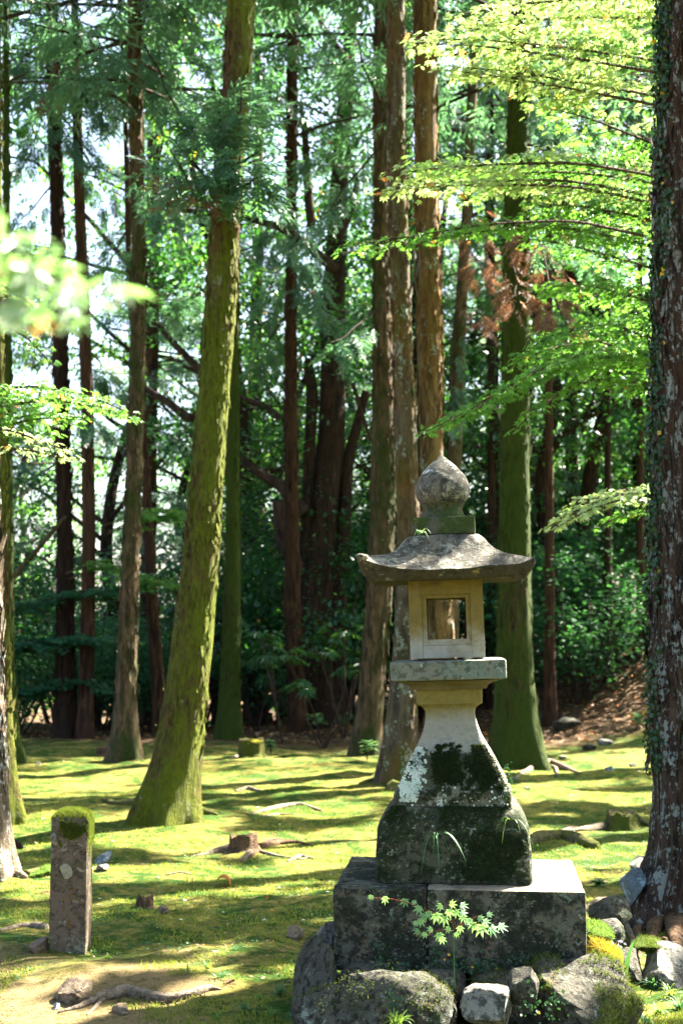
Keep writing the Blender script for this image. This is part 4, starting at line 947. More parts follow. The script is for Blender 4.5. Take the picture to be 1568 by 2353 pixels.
# ------------------------------------------------------------------ broadleaf trees of the far wood: four built, the others copied with their parts
def broadleaf_mesh(seed, h=13., nclump=110, per=95, leaf=.13, spread=3.0, zlo=.12, rc=.75):
    r = np.random.default_rng(seed); g = Geo(); tips = []
    trk = [np.array([0, 0, -.3])]; 
    for k in range(1, 7): trk.append(np.array([r.normal() * .12 * k, r.normal() * .12 * k, h * .8 * k / 6]))
    V, F = tube(trk, np.linspace(.17, .05, 7), 10, 30, .1, seed, 2.); g.add(V, F)
    limb = Geo()
    for k in range(16):
        z = h * r.uniform(zlo, .8); b = np.array([np.interp(z, [t[2] for t in trk], [t[j] for t in trk]) for j in range(3)]); a = r.uniform(0, 6.28); ln = spread * r.uniform(.6, 1.1)
        d = np.array([math.cos(a), math.sin(a), r.uniform(.1, .8)]); pts = [b + d * ln * t + r.normal(size=3) * .12 * t * ln * .5 for t in (0, .25, .5, .75, 1)]
        V, F = tube(pts, np.linspace(.055, .012, 5), 6, 14); limb.add(V, F)
        for t in (.5, .7, .85, 1.): tips.append(b + d * ln * t + r.normal(size=3) * .35)
        for q in range(3):
            e = pts[2 + q % 3] ; dd = rdir_(r) * ln * .4; V, F = tube([e, e + dd * .5 + r.normal(size=3) * .05, e + dd], [.018, .012, .005], 4, 8); limb.add(V, F); tips.append(e + dd)
    L = Leaves(); tips = np.array(tips)
    for k in range(nclump):
        c = tips[r.integers(len(tips))] + r.normal(size=3) * .3; rr = rc * r.uniform(.5, 1.2); N = int(per * r.uniform(.5, 1.3))
        q = rdir(N) * (r.random((N, 1)) ** .5) * np.array([rr, rr, rr * .55])
        L.add(c + q, rdir(N) * .8 + q / rr * .6 + np.array([0, 0, -.3]), rdir(N) * .6 + np.array([0, 0, 1.]), leaf * r.uniform(.6, 1.3, N))
    return g, limb, L
def rdir_(r): v = r.normal(size=3); return v / np.linalg.norm(v)
PROTO = []
for k in range(4):
    g, limb, L = broadleaf_mesh(200 + k, 12.5 + k * .6, 95, 80, (.12, .14, .11, .13)[k])
    p = np.concatenate(L.p); V, F, R = scatter(LEAF, LEAF_F, p, frames(np.concatenate(L.d), np.concatenate(L.n)), np.concatenate(L.s))
    L.p, L.d, L.n, L.s = [p], [np.concatenate(L.d)], [np.concatenate(L.n)], [np.concatenate(L.s)]
    oc = L.build('crown', LEAF, LEAF_F, M['broad'], None, wood=limb); cm = oc.data; bpy.data.objects.remove(oc)
    PROTO.append((g.mesh('trunk'), cm)); PROTO[-1][0].materials.append(M['bark_dark'])
def far_tree(x, y, k, s, rz, label, group, dark=False, z=None):
    root = empty('broadleaf_tree', (x, y, hz(x, y) if z is None else z), label, 'broadleaf tree', group, rz); root.scale = (s, s, s)
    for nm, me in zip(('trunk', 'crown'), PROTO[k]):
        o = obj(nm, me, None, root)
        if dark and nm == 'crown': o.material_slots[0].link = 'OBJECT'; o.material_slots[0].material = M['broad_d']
r = np.random.default_rng(12)
spots = [(-.4, 47), (6.5, 43.5), (-3.6, 36), (-1.6, 39), (.9, 38.5), (2.6, 33.5), (5.4, 37.5), (4.4, 29.8), (7, 38), (9.6, 37), (-5.2, 33), (-2.6, 31), (-.6, 35), (1.6, 32), (3.2, 36), (5.2, 31), (7.2, 34), (-9, 38), (4.4, 42), (8.2, 41), (-11, 46), (-1.5, 50), (3, 51), (8, 50), (12, 47)]
for i, (x, y) in enumerate(spots):
    far_tree(x, y, i % 4, r.uniform(.9, 1.25), r.uniform(0, 6.28), 'sunlit green broadleaf tree in the far wood behind the trunks', 'broadleaf trees of the far wood', dark=(i % 3 == 1))

CP = []
for k in range(3):
    r = np.random.default_rng(240 + k); L = Leaves(); tw = Geo(); z = 2.6
    while z < 19:
        z += r.exponential(.20); a = r.uniform(0, 6.28); t = z / 19; cedar_branch(L, tw, (0, 0, z), (math.cos(a), math.sin(a), r.uniform(-.05, .3)), 2.6 * r.uniform(.5, 1.1) * (1.05 - .7 * t), r, .75, .5)
    oc = L.build('crown', SPRAY_LO, SPRAY_LO_F, M['sugi'], None, wood=tw); cm = oc.data; bpy.data.objects.remove(oc)
    V, F = tube([(0, 0, -.3), (.05, 0, 6), (0, .08, 12), (0, 0, 19)], [.22, .17, .12, .03], 14, 60, .08, k, 2.); tm = mesh_np('trunk', V, F); tm.materials.append(M['bark_red']); CP.append((tm, cm))
for i, (x, y) in enumerate([(-8.3, 31.5), (-4.1, 30.5), (-2.2, 35.5), (1.7, 34.5), (3.4, 31.5), (5.6, 34.5), (7.4, 31.2), (9.3, 35), (-5.2, 38), (0, 38), (4.6, 38.5)]):
    root = empty('conifer_tree', (x, y, hz(x, y)), 'feathery dark conifer in the far wood behind the tall trunks', 'conifer tree', 'conifers of the far wood', r.uniform(0, 6.28)); s_ = r.uniform(.85, 1.2); root.scale = (s_, s_, s_)
    obj('trunk', CP[i % 3][0], None, root); obj('crown', CP[i % 3][1], None, root)

# evergreen bushes of the dark understorey
def bush_mesh(seed, w_=1.5, h=2.6, per=2600, leaf=.12, T=LEAF, TF=LEAF_F, zdir=-.25):
    r = np.random.default_rng(seed); g = Geo(); L = Leaves(); cl = []
    for k in range(9):
        a = r.uniform(0, 6.28); t = np.array([math.cos(a) * w_ * r.uniform(.2, .8), math.sin(a) * w_ * r.uniform(.2, .8), h * r.uniform(.5, .95)])
        pts = [np.array([t[0] * .08, t[1] * .08, -.1]), t * .35 + r.normal(size=3) * .06, t * .7 + r.normal(size=3) * .1, t]; V, F = tube(pts, [.03, .022, .014, .006], 6, 16); g.add(V, F)
        for q in (.45, .65, .85, 1.): cl.append(t * q + r.normal(size=3) * .2)
    cl = np.array(cl); N = per; c = cl[r.integers(len(cl), size=N)]; q = rdir(N) * (r.random((N, 1)) ** .6) * np.array([.5, .5, .32]) * w_ / 1.5
    p = c + q; p[:, 2] = np.abs(p[:, 2]) + .03
    L.add(p, rdir(N, .5) + q * .8 + np.array([0, 0, zdir]), rdir(N) * .45 + np.array([0, 0, 1.]), leaf * r.uniform(.6, 1.25, N))
    oc = L.build('foliage', T, TF, MB_[0], None, wood=g); cm = oc.data; bpy.data.objects.remove(oc); return cm
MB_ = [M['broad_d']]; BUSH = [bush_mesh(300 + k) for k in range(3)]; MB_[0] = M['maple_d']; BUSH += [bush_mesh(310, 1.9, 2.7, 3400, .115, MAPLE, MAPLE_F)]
def bush(x, y, k, s, label, group=None, name='evergreen_bush', cat='bush', rz=None, mat=None):
    root = empty(name, (x, y, hz(x, y) - .02), label, cat, group, r.uniform(0, 6.28) if rz is None else rz); root.scale = (s, s, s)
    f = obj('foliage', BUSH[k], None, root)
    if mat: f.material_slots[0].link = 'OBJECT'; f.material_slots[0].material = M[mat]
for i, (x, y, s) in enumerate([(-6.6, 27.5, 1.), (-5.3, 29, 1.3), (-4.2, 28, .8), (-2.9, 29.5, 1.3), (-1.7, 29, 1.4), (-.7, 29.8, 1.5), (.2, 29, 1.3), (1.2, 30, 1.4), (2.2, 29, 1.4), (-7.6, 30, 1.5), (-3.6, 32, 1.5), (-1.2, 32, 1.7), (.8, 32.5, 1.7), (7.6, 31, 1.6), (3., 33, 1.7), (-5.8, 33, 1.4), (5.2, 33.5, 1.9), (6.6, 35, 1.9), (2, 36, 2), (-2, 36, 2), (-7, 36, 2), (-4.5, 37, 2.1), (4.5, 37, 2.1), (8.5, 37, 2.2), (0, 38, 2.3), (-9.5, 40, 2.3), (-6.4, 41, 2.3), (-3, 42, 2.4), (3, 42, 2.4), (6.5, 41, 2.3), (9.5, 42, 2.4), (-11, 33, 1.8), (9.6, 33, 1.8)]):
    bush(x, y, i % 3, s, 'dark evergreen bush in the shaded understorey behind the moss lawn', 'evergreen bushes of the understorey')
for i, (x, y, s, lb) in enumerate([(4.6, 27.6, 1.15, 'rounded shade-green maple bush low on the right between the mossy trunk and the ivy-clad one'), (6.1, 28.6, 1.3, 'shade-green maple bush rising up the bank beside the ivy-clad trunk'), (3.7, 29.5, 1.2, 'shade-green maple bush behind the deep-green trunk'),
                                  (-5.9, 25.9, .85, 'shade-green maple bush at the foot of the twin trunks'), (-6.9, 24.5, .8, 'shade-green maple bush between the left-edge trunks and the twin trunks'), (-4.6, 27, .9, 'maple bush lit at the back between the twin trunks and the banded trunk'), (-3.5, 26.8, .8, 'low maple bush just left of the big leaning trunk')]):
    bush(x, y, 3, s, lb, None, 'maple_bush', 'maple bush')
# ------------------------------------------------------------------ trees added out of view to throw the dappled shade, crowns opened to shape it
def shade_tree(x, y, zlo, zhi, spread, n, seed, label, leaf=.17, mat='broad', trunk_r=.2):
    r = np.random.default_rng(seed); o = np.array([x, y, hz(x, y)]); root = empty('broadleaf_tree', o, label, 'broadleaf tree', None)  # unseen tree, added for the shade its crown casts
    V, F = tube([(0, 0, -.3), (.05, .05, zlo * .5), (.1, -.1, zlo), (0, .1, zhi * .9)], [trunk_r * 1.2, trunk_r, trunk_r * .8, .06], 16, 50, .1, seed, 2.)
    obj('trunk', mesh_np('trunk', V, F), M['bark_dark'], root)
    g = Geo(); L = Leaves(); tips = []
    for k in range(22):
        a = r.uniform(0, 6.28); z = r.uniform(zlo * .75, zhi * .8); e = np.array([math.cos(a) * spread * r.uniform(.4, 1), math.sin(a) * spread * r.uniform(.4, 1), min(zhi, z + r.uniform(.5, 2.2))]); b = np.array([.05, 0, z])
        V, F = tube([b, b + (e - b) * .5 + r.normal(size=3) * .2, e], [.07, .04, .012], 6, 12); g.add(V, F)
        for t in (.45, .6, .8, 1.): tips.append(b + (e - b) * t)
    tips = np.array(tips); c = tips[r.integers(len(tips), size=n // 40)] + r.normal(size=(n // 40, 3)) * .5; c = np.repeat(c, 40, 0)
    q = rdir(len(c)) * (r.random((len(c), 1)) ** .6) * np.array([.75, .75, .4]); p = c + q + o; k = (p[:, 2] > zlo * .8 + o[2]); p = p[k]
    L.add(p, rdir(len(p)) + np.array([0, 0, -.3]), rdir(len(p)) * .6 + np.array([0, 0, 1.]), leaf * r.uniform(.6, 1.3, len(p)))
    L.build('crown', LEAF * np.array([1.25, 1, 1]), LEAF_F, M[mat], root, o, True, wood=g)
SH = [(5.2, 15.0, 9.5, 13.5, 4.2, 12000), (7.6, 18.5, 9.0, 14, 4.5, 12000), (8.6, 13.5, 7.5, 12, 4.2, 9000), (9.4, 23, 9, 15, 4.6, 12000), (11.5, 28.5, 9, 16, 5, 12000), (12.5, 19, 8, 14, 4.8, 9000),
      (6.2, 20.8, 12.5, 17, 4.5, 9000), (-8.6, 22.5, 10, 15, 4, 6000), (6.4, 12.1, 8.0, 11, 3.8, 9000), (4.4, 5.6, 6.8, 9.5, 3.2, 5000)]
SH_L = ['tall broadleaf tree outside the view to the right, behind the ivy-clad trunk', 'tall broadleaf tree outside the view far to the right of the mossy trunk', 'broadleaf tree well outside the view to the right', 'broadleaf tree beyond the bank outside the view on the right',
        'broadleaf tree farthest back outside the view on the right', 'broadleaf tree farthest out to the right of the view', 'very tall broadleaf tree with a high crown above the bank', 'broadleaf tree outside the view on the left', 'broadleaf tree with a spreading crown just right of the ivy-clad trunk', 'broadleaf tree standing level with the lantern outside the view on the right']
for i, (a, lb) in enumerate(zip(SH, SH_L)): shade_tree(*a, 400 + i, lb)

# ------------------------------------------------------------------ Japanese maples: flat layered sprays
def maple_spray(L, tw, pts, width, r, leaf=.072, gapl=.019, rad=.016, tilt=.55, droop=.25, taper=.5, up=0.):
    pts = np.asarray(pts, float); n = 26; q, _ = resample(pts, np.ones(len(pts)), n); V, F = tube(pts, np.linspace(rad, rad * .2, len(pts)), 6, 26, .1, 1, 5.); tw.add(V, F)
    Ltot = np.linalg.norm(np.diff(q, axis=0), axis=1).sum(); m = int(Ltot / .085)
    for k in range(m):
        t = (k + r.random()) / m; t = .12 + .88 * t; f = t * (n - 1); i = min(int(f), n - 2); b = q[i] + (q[i + 1] - q[i]) * (f - i); d = q[i + 1] - q[i]; d /= np.linalg.norm(d)
        side = np.cross(d, [0, 0, 1.]); side /= np.linalg.norm(side); sg = 1 if k % 2 else -1
        ln = width * (math.sin(math.pi * min(1, (t * .9 + .12))) ** taper) * r.uniform(.45, 1.1) * (1 - .35 * t)
        v = side * sg * r.uniform(.6, 1) + d * r.uniform(.5, 1.1) + np.array([0, 0, r.uniform(-.22, .16) + up]); v /= np.linalg.norm(v)
        e = b + v * ln; e[2] -= droop * ln * ln * .5; mid = b + v * ln * .5
        V, F = tube([b, mid, e], [.004, .003, .0012], 4, 5, cap=False); tw.add(V, F)
        nl = max(3, int(ln / gapl)); tt = r.uniform(.12, 1.05, nl); p = b[None] + (e - b)[None] * tt[:, None]; p[:, 2] += droop * ln * ln * .5 * (tt - tt ** 2)
        s2 = np.cross(v, [0, 0, 1.]); s2 /= np.linalg.norm(s2) + 1e-9; sgn = r.choice([-1, 1], nl); p = p + s2[None] * (sgn * r.uniform(.0, .10, nl))[:, None] + np.array([0, 0, 1]) * r.normal(size=(nl, 1)) * .014
        ld = s2[None] * (sgn * r.uniform(.3, 1, nl))[:, None] + v[None] * r.uniform(.4, 1, nl)[:, None] + np.array([0, 0, -1.]) * r.uniform(.1, .75, nl)[:, None]
        L.add(p, ld, rdir(nl) * tilt + np.array([0, 0, 1.]), leaf * r.uniform(.6, 1.25, nl))
def maple_tree(base, label, sprays, mats, trunk_pts, trunk_r, seed, name='maple_tree'):
    o = np.array(base); root = empty(name, o, label, 'maple tree'); V, F = tube([np.array(p) for p in trunk_pts], trunk_r, 18, 60, .1, seed, 3.)
    obj('trunk', mesh_np('trunk', V - o, F), M['bark_olive'], root); r = np.random.default_rng(seed)
    for mt in mats:
        L = Leaves(); tw = Geo()
        for sp_ in sprays:
            if sp_[0] != mt: continue
            _, pix, w_, lf, n_ = sp_; pts = [P(x, y, Y) for x, y, Y in pix]
            for j in range(n_):
                off = np.array([0, r.uniform(-.35, .35) * (j > 0), r.uniform(-.10, .12) * (j > 0)]); pj = [p_ + off * (1 - i / len(pts)) + np.array([0, off[1], 0]) for i, p_ in enumerate(pts)]
                maple_spray(L, tw, pj, w_, r, lf)
        for i_ in range(len(L.p)):                            # keep the beams that reach the stone post open
            k_ = np.ones(len(L.p[i_]), bool)
            for c_, r_2 in ((P(155, 1870, 8.), .30), (P(205, 2000, 8.), .22), (P(205, 2110, 8.), .22)):
                d_ = L.p[i_] - c_; t_ = d_ @ SUN; k_ &= np.linalg.norm(d_ - t_[:, None] * SUN[None], axis=1) > r_2
            L.p[i_], L.d[i_], L.n[i_], L.s[i_] = L.p[i_][k_], L.d[i_][k_], L.n[i_][k_], L.s[i_][k_]
        L.build('foliage', MAPLE, MAPLE_F, M[mt], root, o, wood=tw, wmat=M['twig'])
    return root
tx, ty = 4.1, 12.2; tb = [tx, ty, hz(tx, ty)]
spr = []
def S_(mt, pix, w_, lf=.075, n_=1): spr.append((mt, pix, w_, lf, n_))
S_('maple_y', [(1700, 60, 11.6), (1500, 40, 11.0), (1300, 40, 10.7), (1150, 50, 10.5), (1010, 75, 10.3)], .70, .075, 2)
S_('maple_y', [(1700, 200, 11.6), (1500, 165, 11.), (1300, 130, 10.6), (1100, 105, 10.4), (935, 98, 10.2)], .80, .075, 2)
S_('maple_y', [(1700, 290, 11.6), (1500, 240, 11.), (1320, 205, 10.5), (1150, 175, 10.3), (1020, 160, 10.1)], .75, .075, 2)
S_('maple_y', [(1700, 20, 11.6), (1500, -10, 10.8), (1250, -10, 10.5), (1120, 10, 10.3)], .7)
S_('maple', [(1700, 400, 11.6), (1500, 330, 11.2), (1350, 270, 11.), (1200, 235, 10.9)], .7, .075, 1)
S_('maple_y', [(1700, 560, 11.7), (1480, 460, 11.3), (1300, 425, 10.8), (1100, 425, 10.5), (950, 430, 10.3), (860, 442, 10.2)], .62, .072, 3)
S_('maple', [(1700, 460, 11.7), (1480, 390, 11.5), (1300, 375, 11.2), (1150, 385, 11.), (950, 375, 10.9)], .75, .075, 2)
S_('maple', [(1700, 590, 11.8), (1480, 500, 11.5), (1350, 475, 11.2), (1200, 465, 11.)], .7, .075, 2)
S_('maple', [(1700, 640, 11.7), (1480, 560, 11.3), (1300, 520, 10.9), (1100, 530, 10.6), (940, 560, 10.4), (780, 582, 10.2)], .46, .075, 2)
S_('maple', [(1700, 690, 11.9), (1480, 610, 11.6), (1300, 560, 11.4), (1180, 545, 11.2)], .6, .075, 1)
S_('maple', [(1700, 760, 12.), (1500, 700, 11.8), (1350, 660, 11.6), (1240, 665, 11.5)], .75, .075, 2)
S_('maple', [(1700, 860, 12.), (1500, 780, 11.6), (1400, 740, 11.2), (1260, 770, 10.9), (1180, 830, 10.8)], .75, .075, 2)
S_('maple', [(1700, 880, 12.), (1500, 830, 11.4), (1350, 820, 10.9), (1200, 875, 10.6), (1080, 950, 10.4), (975, 1000, 10.2)], .62, .075, 3)
S_('maple', [(1700, 940, 12.), (1500, 880, 11.4), (1350, 870, 10.9), (1240, 930, 10.6), (1170, 1000, 10.4)], .5, .075, 1)
S_('maple_y', [(1700, 1160, 12.), (1520, 1130, 11.4), (1420, 1135, 11.), (1340, 1165, 10.8), (1262, 1215, 10.6)], .36, .072, 3)
S_('maple', [(1700, 1200, 12.), (1520, 1170, 11.4), (1430, 1180, 11.2), (1370, 1215, 11.)], .4, .072, 1)
maple_tree(tb, 'maple tree outside the frame whose bright layered sprays reach in from the right', spr, ('maple', 'maple_y'),
    [(tx, ty, -.3), (tx - .1, ty, 1.5), (tx + .1, ty - .1, 3.2), (tx - .05, ty + .1, 5.2), (tx + .2, ty, 7.2)], [.16, .13, .11, .08, .04], 71)
tx, ty = -4.0, 11.5; tb = [tx, ty, hz(tx, ty)]
spr = []
S_('maple', [(-160, 960, 11.3), (0, 930, 10.9), (120, 918, 10.6), (230, 935, 10.4), (315, 968, 10.2)], .42, .072, 3)
S_('maple', [(-160, 1000, 11.3), (0, 965, 11), (100, 950, 10.9), (200, 960, 10.7)], .5, .072, 2)
S_('maple_y', [(-160, 1060, 10.2), (0, 1030, 10), (60, 1030, 9.8), (130, 1050, 9.7), (185, 1055, 9.5)], .2, .065, 2)
S_('maple', [(-160, 700, 11.3), (0, 740, 11), (70, 780, 10.9), (120, 840, 10.8)], .35, .07, 1)
S_('maple_y', [(-160, 640, 11.), (0, 650, 10.8), (60, 690, 10.6), (100, 725, 10.5)], .35, .07, 1)
S_('maple', [(-160, 600, 11.), (0, 590, 11.2), (90, 585, 11), (120, 600, 10.9)], .3, .07, 1)
maple_tree(tb, 'maple tree outside the frame whose green sprays reach in from the left', spr, ('maple', 'maple_y'),
    [(tx, ty, -.3), (tx + .1, ty, 1.5), (tx - .1, ty - .1, 3.), (tx, ty + .1, 4.6), (tx - .2, ty, 6.)], [.14, .12, .1, .07, .04], 72)
tx, ty = -6.9, 24.2; tb = [tx, ty, hz(tx, ty)]
spr = []
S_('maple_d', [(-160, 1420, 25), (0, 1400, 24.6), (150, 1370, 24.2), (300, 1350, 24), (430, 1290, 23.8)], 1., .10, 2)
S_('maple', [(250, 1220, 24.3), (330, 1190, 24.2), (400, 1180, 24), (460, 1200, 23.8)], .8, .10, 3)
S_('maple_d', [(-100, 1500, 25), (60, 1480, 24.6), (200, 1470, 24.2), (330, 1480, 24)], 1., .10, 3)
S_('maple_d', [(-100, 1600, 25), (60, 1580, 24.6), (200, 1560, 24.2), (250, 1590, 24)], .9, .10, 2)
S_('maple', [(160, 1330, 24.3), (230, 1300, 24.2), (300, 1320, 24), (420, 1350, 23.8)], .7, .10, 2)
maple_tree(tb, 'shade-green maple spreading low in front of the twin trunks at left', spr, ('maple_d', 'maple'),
    [(tx, ty, -.3), (tx + .3, ty, 1.), (tx + .9, ty - .1, 2.2), (tx + 2.2, ty, 3.8)], [.10, .08, .06, .03], 73)
# the out-of-focus spray close to the camera
tx, ty = -1.25, 2.1; tb = [tx, ty, hz(tx, ty)]
r = np.random.default_rng(91); L = Leaves(); tw = Geo(); o = np.array(tb); root = empty('maple_sapling', o, 'blurred maple spray close to the camera, pale leaves reaching in from the left edge', 'maple sapling')
for pix in ([(-300, 600, 1.95), (-60, 620, 1.85), (100, 660, 1.8), (270, 700, 1.78)], [(-200, 640, 1.9), (0, 560, 1.8), (90, 600, 1.78)], [(-200, 660, 1.9), (20, 690, 1.85), (130, 730, 1.8), (215, 755, 1.75)], [(-200, 650, 1.95), (0, 640, 1.9), (160, 640, 1.85)]):
    pts = [P(x, y, Y * .86) for x, y, Y in pix]; q, _ = resample(np.array(pts), np.ones(len(pts)), 12); V, F = tube(pts, [.003, .0025, .002, .001][:len(pts)], 5, 12); tw.add(V, F)
    pos = np.repeat(q[3:], 2, 0) + r.normal(size=(18, 3)) * np.array([.022, .03, .014]); d = (q[-1] - q[3])[None] * 2 + rdir(18) * .7; L.add(pos, d, rdir(18) * .6 + np.array([0, -.25, 1.]), r.uniform(.04, .062, 18))
st = P(-300, 600, 1.95 * .86); V, F = tube([np.array([tx, ty, -.1]), np.array([tx + .05, ty, 1.2]), np.array([tx + .02, ty - .02, 1.9]), st], [.014, .011, .008, .003], 8, 30); tw.add(V, F)
L.build('foliage', MAPLE, MAPLE_F, leaf_mat('maple_leaf_pale', (.20, .28, .17), (.44, .45, .38), (.20, .40, .09), .42, .35, (.60, .30, .10), .05), root, o, wood=tw, wmat=M['twig'])
# ------------------------------------------------------------------ rocks of the foundation
for a in [
    # label, cx, top, bot, width px, Y, depth, mat, seed, kw
    ('long low boulder with pale crest along the front left of the lantern pedestal', 862, 2228, 2440, 372, 6.28, .42, 'rock', 21, dict(cuts=4, big=True, rough=.13, box=.6)),
    ('rounded grey boulder bulging out at the left end under the pedestal', 738, 2152, 2440, 140, 6.62, .9, 'rock', 22, dict(cuts=5, big=True, box=.7)),
    ('small white-topped stone wedged beside the upper left edge of the pedestal', 752, 2112, 2190, 56, 6.95, .3, 'palerock', 23, dict()),
    ('small dark stone filling the gap below the left pedestal stone', 868, 2214, 2290, 180, 6.48, .3, 'rock', 24, dict(cuts=5, box=.55)),
    ('dark filler stone below the joint of the pedestal', 1010, 2222, 2320, 190, 6.50, .3, 'rock', 25, dict(cuts=5, box=.55)),
    ('pale oval stone sitting at the front centre below the maple seedling', 1132, 2262, 2344, 152, 6.20, .28, 'palerock', 26, dict(cuts=6, big=True, box=.75)),
    ('low core stones carrying the pedestal, mostly hidden behind the boulders', 1050, 2200, 2330, 540, 6.98, .8, 'rock', 47, dict(cuts=5)),
    ('small three-cornered grey stone leaning right of the pale oval stone', 1202, 2214, 2302, 76, 6.2, .16, 'rock', 27, dict(cuts=12)),
    ('dark low stone under the pale oval stone', 1128, 2335, 2440, 190, 6.18, .3, 'rock', 28, dict()),
    ('large boulder under the right front corner of the pedestal, capped with moss', 1332, 2208, 2450, 262, 6.36, .70, 'rock', 29, dict(cuts=4, big=True, rough=.14, box=.55)),
    ('dark stone tucked between the mossy boulder and the pedestal front', 1180, 2228, 2330, 200, 6.5, .3, 'rock', 30, dict(cuts=5, box=.55)),
    ('white stone with a cap of green moss against the right side of the pedestal', 1376, 2128, 2210, 88, 6.95, .42, 'palerock', 31, dict(cuts=8)),
    ('stone overgrown with bright yellow moss right of the pedestal', 1380, 2166, 2300, 92, 6.70, .45, 'palerock', 32, dict(cuts=8, big=True)),
    ('big white-streaked boulder at the right edge below the thick trunk', 1528, 2168, 2258, 130, 7.4, .5, 'palerock', 33, dict(cuts=9, big=True)),
    ('small shaded stone left of the white-streaked boulder', 1448, 2176, 2250, 66, 7.4, .3, 'rock', 34, dict()),
    ('flat pale stone slab lying against the thick trunk', 1470, 1964, 2000, 74, 9.3, .5, 'palerock', 35, dict(cuts=12)),
    ('upright bluish stone leaning on the foot of the thick trunk', 1452, 1988, 2060, 56, 8.9, .35, 'bluerock', 36, dict(cuts=12)),
    ('low dark boulder between the pedestal and the thick trunk', 1396, 2052, 2120, 96, 8.3, .5, 'rock', 37, dict(cuts=8)),
    ('half-buried dark stone behind the moss-capped white stone', 1392, 2104, 2150, 130, 7.6, .4, 'rock', 38, dict(cuts=9)),
    ('brown rounded boulder lying on the bare moss left of the root', 167, 2244, 2304, 98, None, .26, 'brownrock', 39, dict(cuts=7, big=True)),
    ('small tan stone tucked below the long arching root', 280, 2306, 2332, 48, None, .14, 'brownrock', 40, dict()),
    ('pinkish stone leaning on the left foot of the stone post', 92, 2150, 2190, 42, None, .2, 'brownrock', 41, dict()),
    ('tiny blue-grey pebble at the tip of the long root', 130, 2300, 2318, 18, None, .06, 'bluerock', 42, dict()),
    ('low flat-topped tan stone on the moss left of the pedestal', 674, 2126, 2158, 50, None, .18, 'brownrock', 43, dict(cuts=12)),
    ('grey stone half sunk in the moss behind the stone post', 240, 1952, 1984, 40, None, .22, 'bluerock', 44, dict()),
    ('pale stone just below the grey stone behind the post', 236, 1984, 2002, 30, None, .15, 'palerock', 45, dict()),
    ('small brown stone right beside the little broken stump', 374, 2080, 2100, 28, None, .1, 'brownrock', 46, dict())]:
    lb, cx, t_, b_, wpx, Y, dep, mt, sd, kw = a
    put_rock(lb, cx, t_, b_, wpx, Y, dep, M[mt], sd, 'stone' if wpx < 90 else 'boulder', 'stone' if wpx < 90 else 'boulder', **kw)
r = np.random.default_rng(3)
for i, (x, y, wd, mt) in enumerate([(1180, 1790, 16, 'palerock'), (1210, 1812, 14, 'palerock'), (1400, 1770, 26, 'bluerock'), (1450, 1760, 20, 'palerock'), (1290, 1742, 22, 'palerock'), (1240, 1660, 60, 'rock'), (1300, 1650, 70, 'rock'),
                                    (1200, 1655, 50, 'rock'), (1390, 1618, 40, 'palerock'), (1450, 1600, 46, 'palerock'), (1350, 1635, 36, 'rock'), (150, 2010, 30, 'palerock'), (90, 1755, 14, 'palerock')]):
    g_ = G(x, y); s_ = wd * M_PX(g_[1]); V, F = rock(s_, s_ * .8, s_ * .55, 600 + i); o = one('stone', (V, F), M[mt]); o.location = g_ + np.array([0, 0, s_ * .12])
    tag(o, 'small scattered stone lying on the moss or litter behind the lantern', 'stone', 'small stones scattered on the far lawn')

def cushion(label, cx, top, bot, wpx, Y, dep, mat, fmat, seed, nf=3000, L_=.022, parent=None, cat='moss cushion'):
    a, b = P(cx, top, Y), P(cx, bot, Y); h = a[2] - b[2]; V, F = rock(wpx * M_PX(Y), dep, h * 1.3, seed, 4, .14)
    root = empty('moss_cushion', (a[0], Y, a[2] - h * .65), label, cat); one('body', (V, F), M[mat], root)
    r = np.random.default_rng(seed); n = r.integers(len(V), size=nf); nn = V[n] / (np.abs(V).max(0) ** 2); nn /= np.linalg.norm(nn, axis=1)[:, None]; k = V[n][:, 2] > -h * .3
    V2, F2, R2 = fuzz(V[n][k] + r.normal(size=(k.sum(), 3)) * .004, nn[k], L_, .0035, seed, .2); obj('fuzz', mesh_np('fuzz', V2, F2, False, R2), M[fmat], root)
M['fz_y'] = leaf_mat('yellow_moss_tips', (.14, .11, .012), (.38, .27, .03), (.4, .3, .03), .35, .9)
M['fz_g'] = leaf_mat('green_moss_tips', (.05, .10, .012), (.13, .19, .025), (.15, .25, .03), .35, .9)
M['fz_d'] = leaf_mat('olive_moss_tips', (.035, .06, .010), (.10, .12, .018), (.12, .16, .02), .3, .9)
def moss_on(o, mat, N, zmin, seed, L_=.02, nz=.35, thr=.45, name='moss_cover'):
    me = o.data; V = np.zeros(len(me.vertices) * 3); me.vertices.foreach_get('co', V); V = V.reshape(-1, 3); NN = np.zeros(len(V) * 3); me.vertices.foreach_get('normal', NN); NN = NN.reshape(-1, 3)
    r = np.random.default_rng(seed); c = r.integers(len(V), size=N); p, n = V[c], NN[c]; f = fbm(p * 6 + seed, 3, seed); k = (n[:, 2] * .7 + (p[:, 2] - zmin) * 3 + (f - .5) * 1.6 > nz) & (f > thr - .1)
    V2, F2, R2 = fuzz(p[k] + r.normal(size=(k.sum(), 3)) * .006, n[k], L_, .004, seed, .25); m = obj(name, mesh_np(name, V2, F2, False, R2), M[mat], o); return m
BO = {o_['label']: o_ for o_ in bpy.data.objects if 'label' in o_.keys()}
moss_on(BO['large boulder under the right front corner of the pedestal, capped with moss'], 'fz_d', 30000, .04, 5, .022, .30)
moss_on(BO['white stone with a cap of green moss against the right side of the pedestal'], 'fz_g', 3000, .04, 6, .012, .7)
moss_on(BO['low core stones carrying the pedestal, mostly hidden behind the boulders'], 'fz_d', 16000, .0, 12, .02, .2)
moss_on(BO['rounded grey boulder bulging out at the left end under the pedestal'], 'fz_d', 5000, .2, 13, .012, .6)
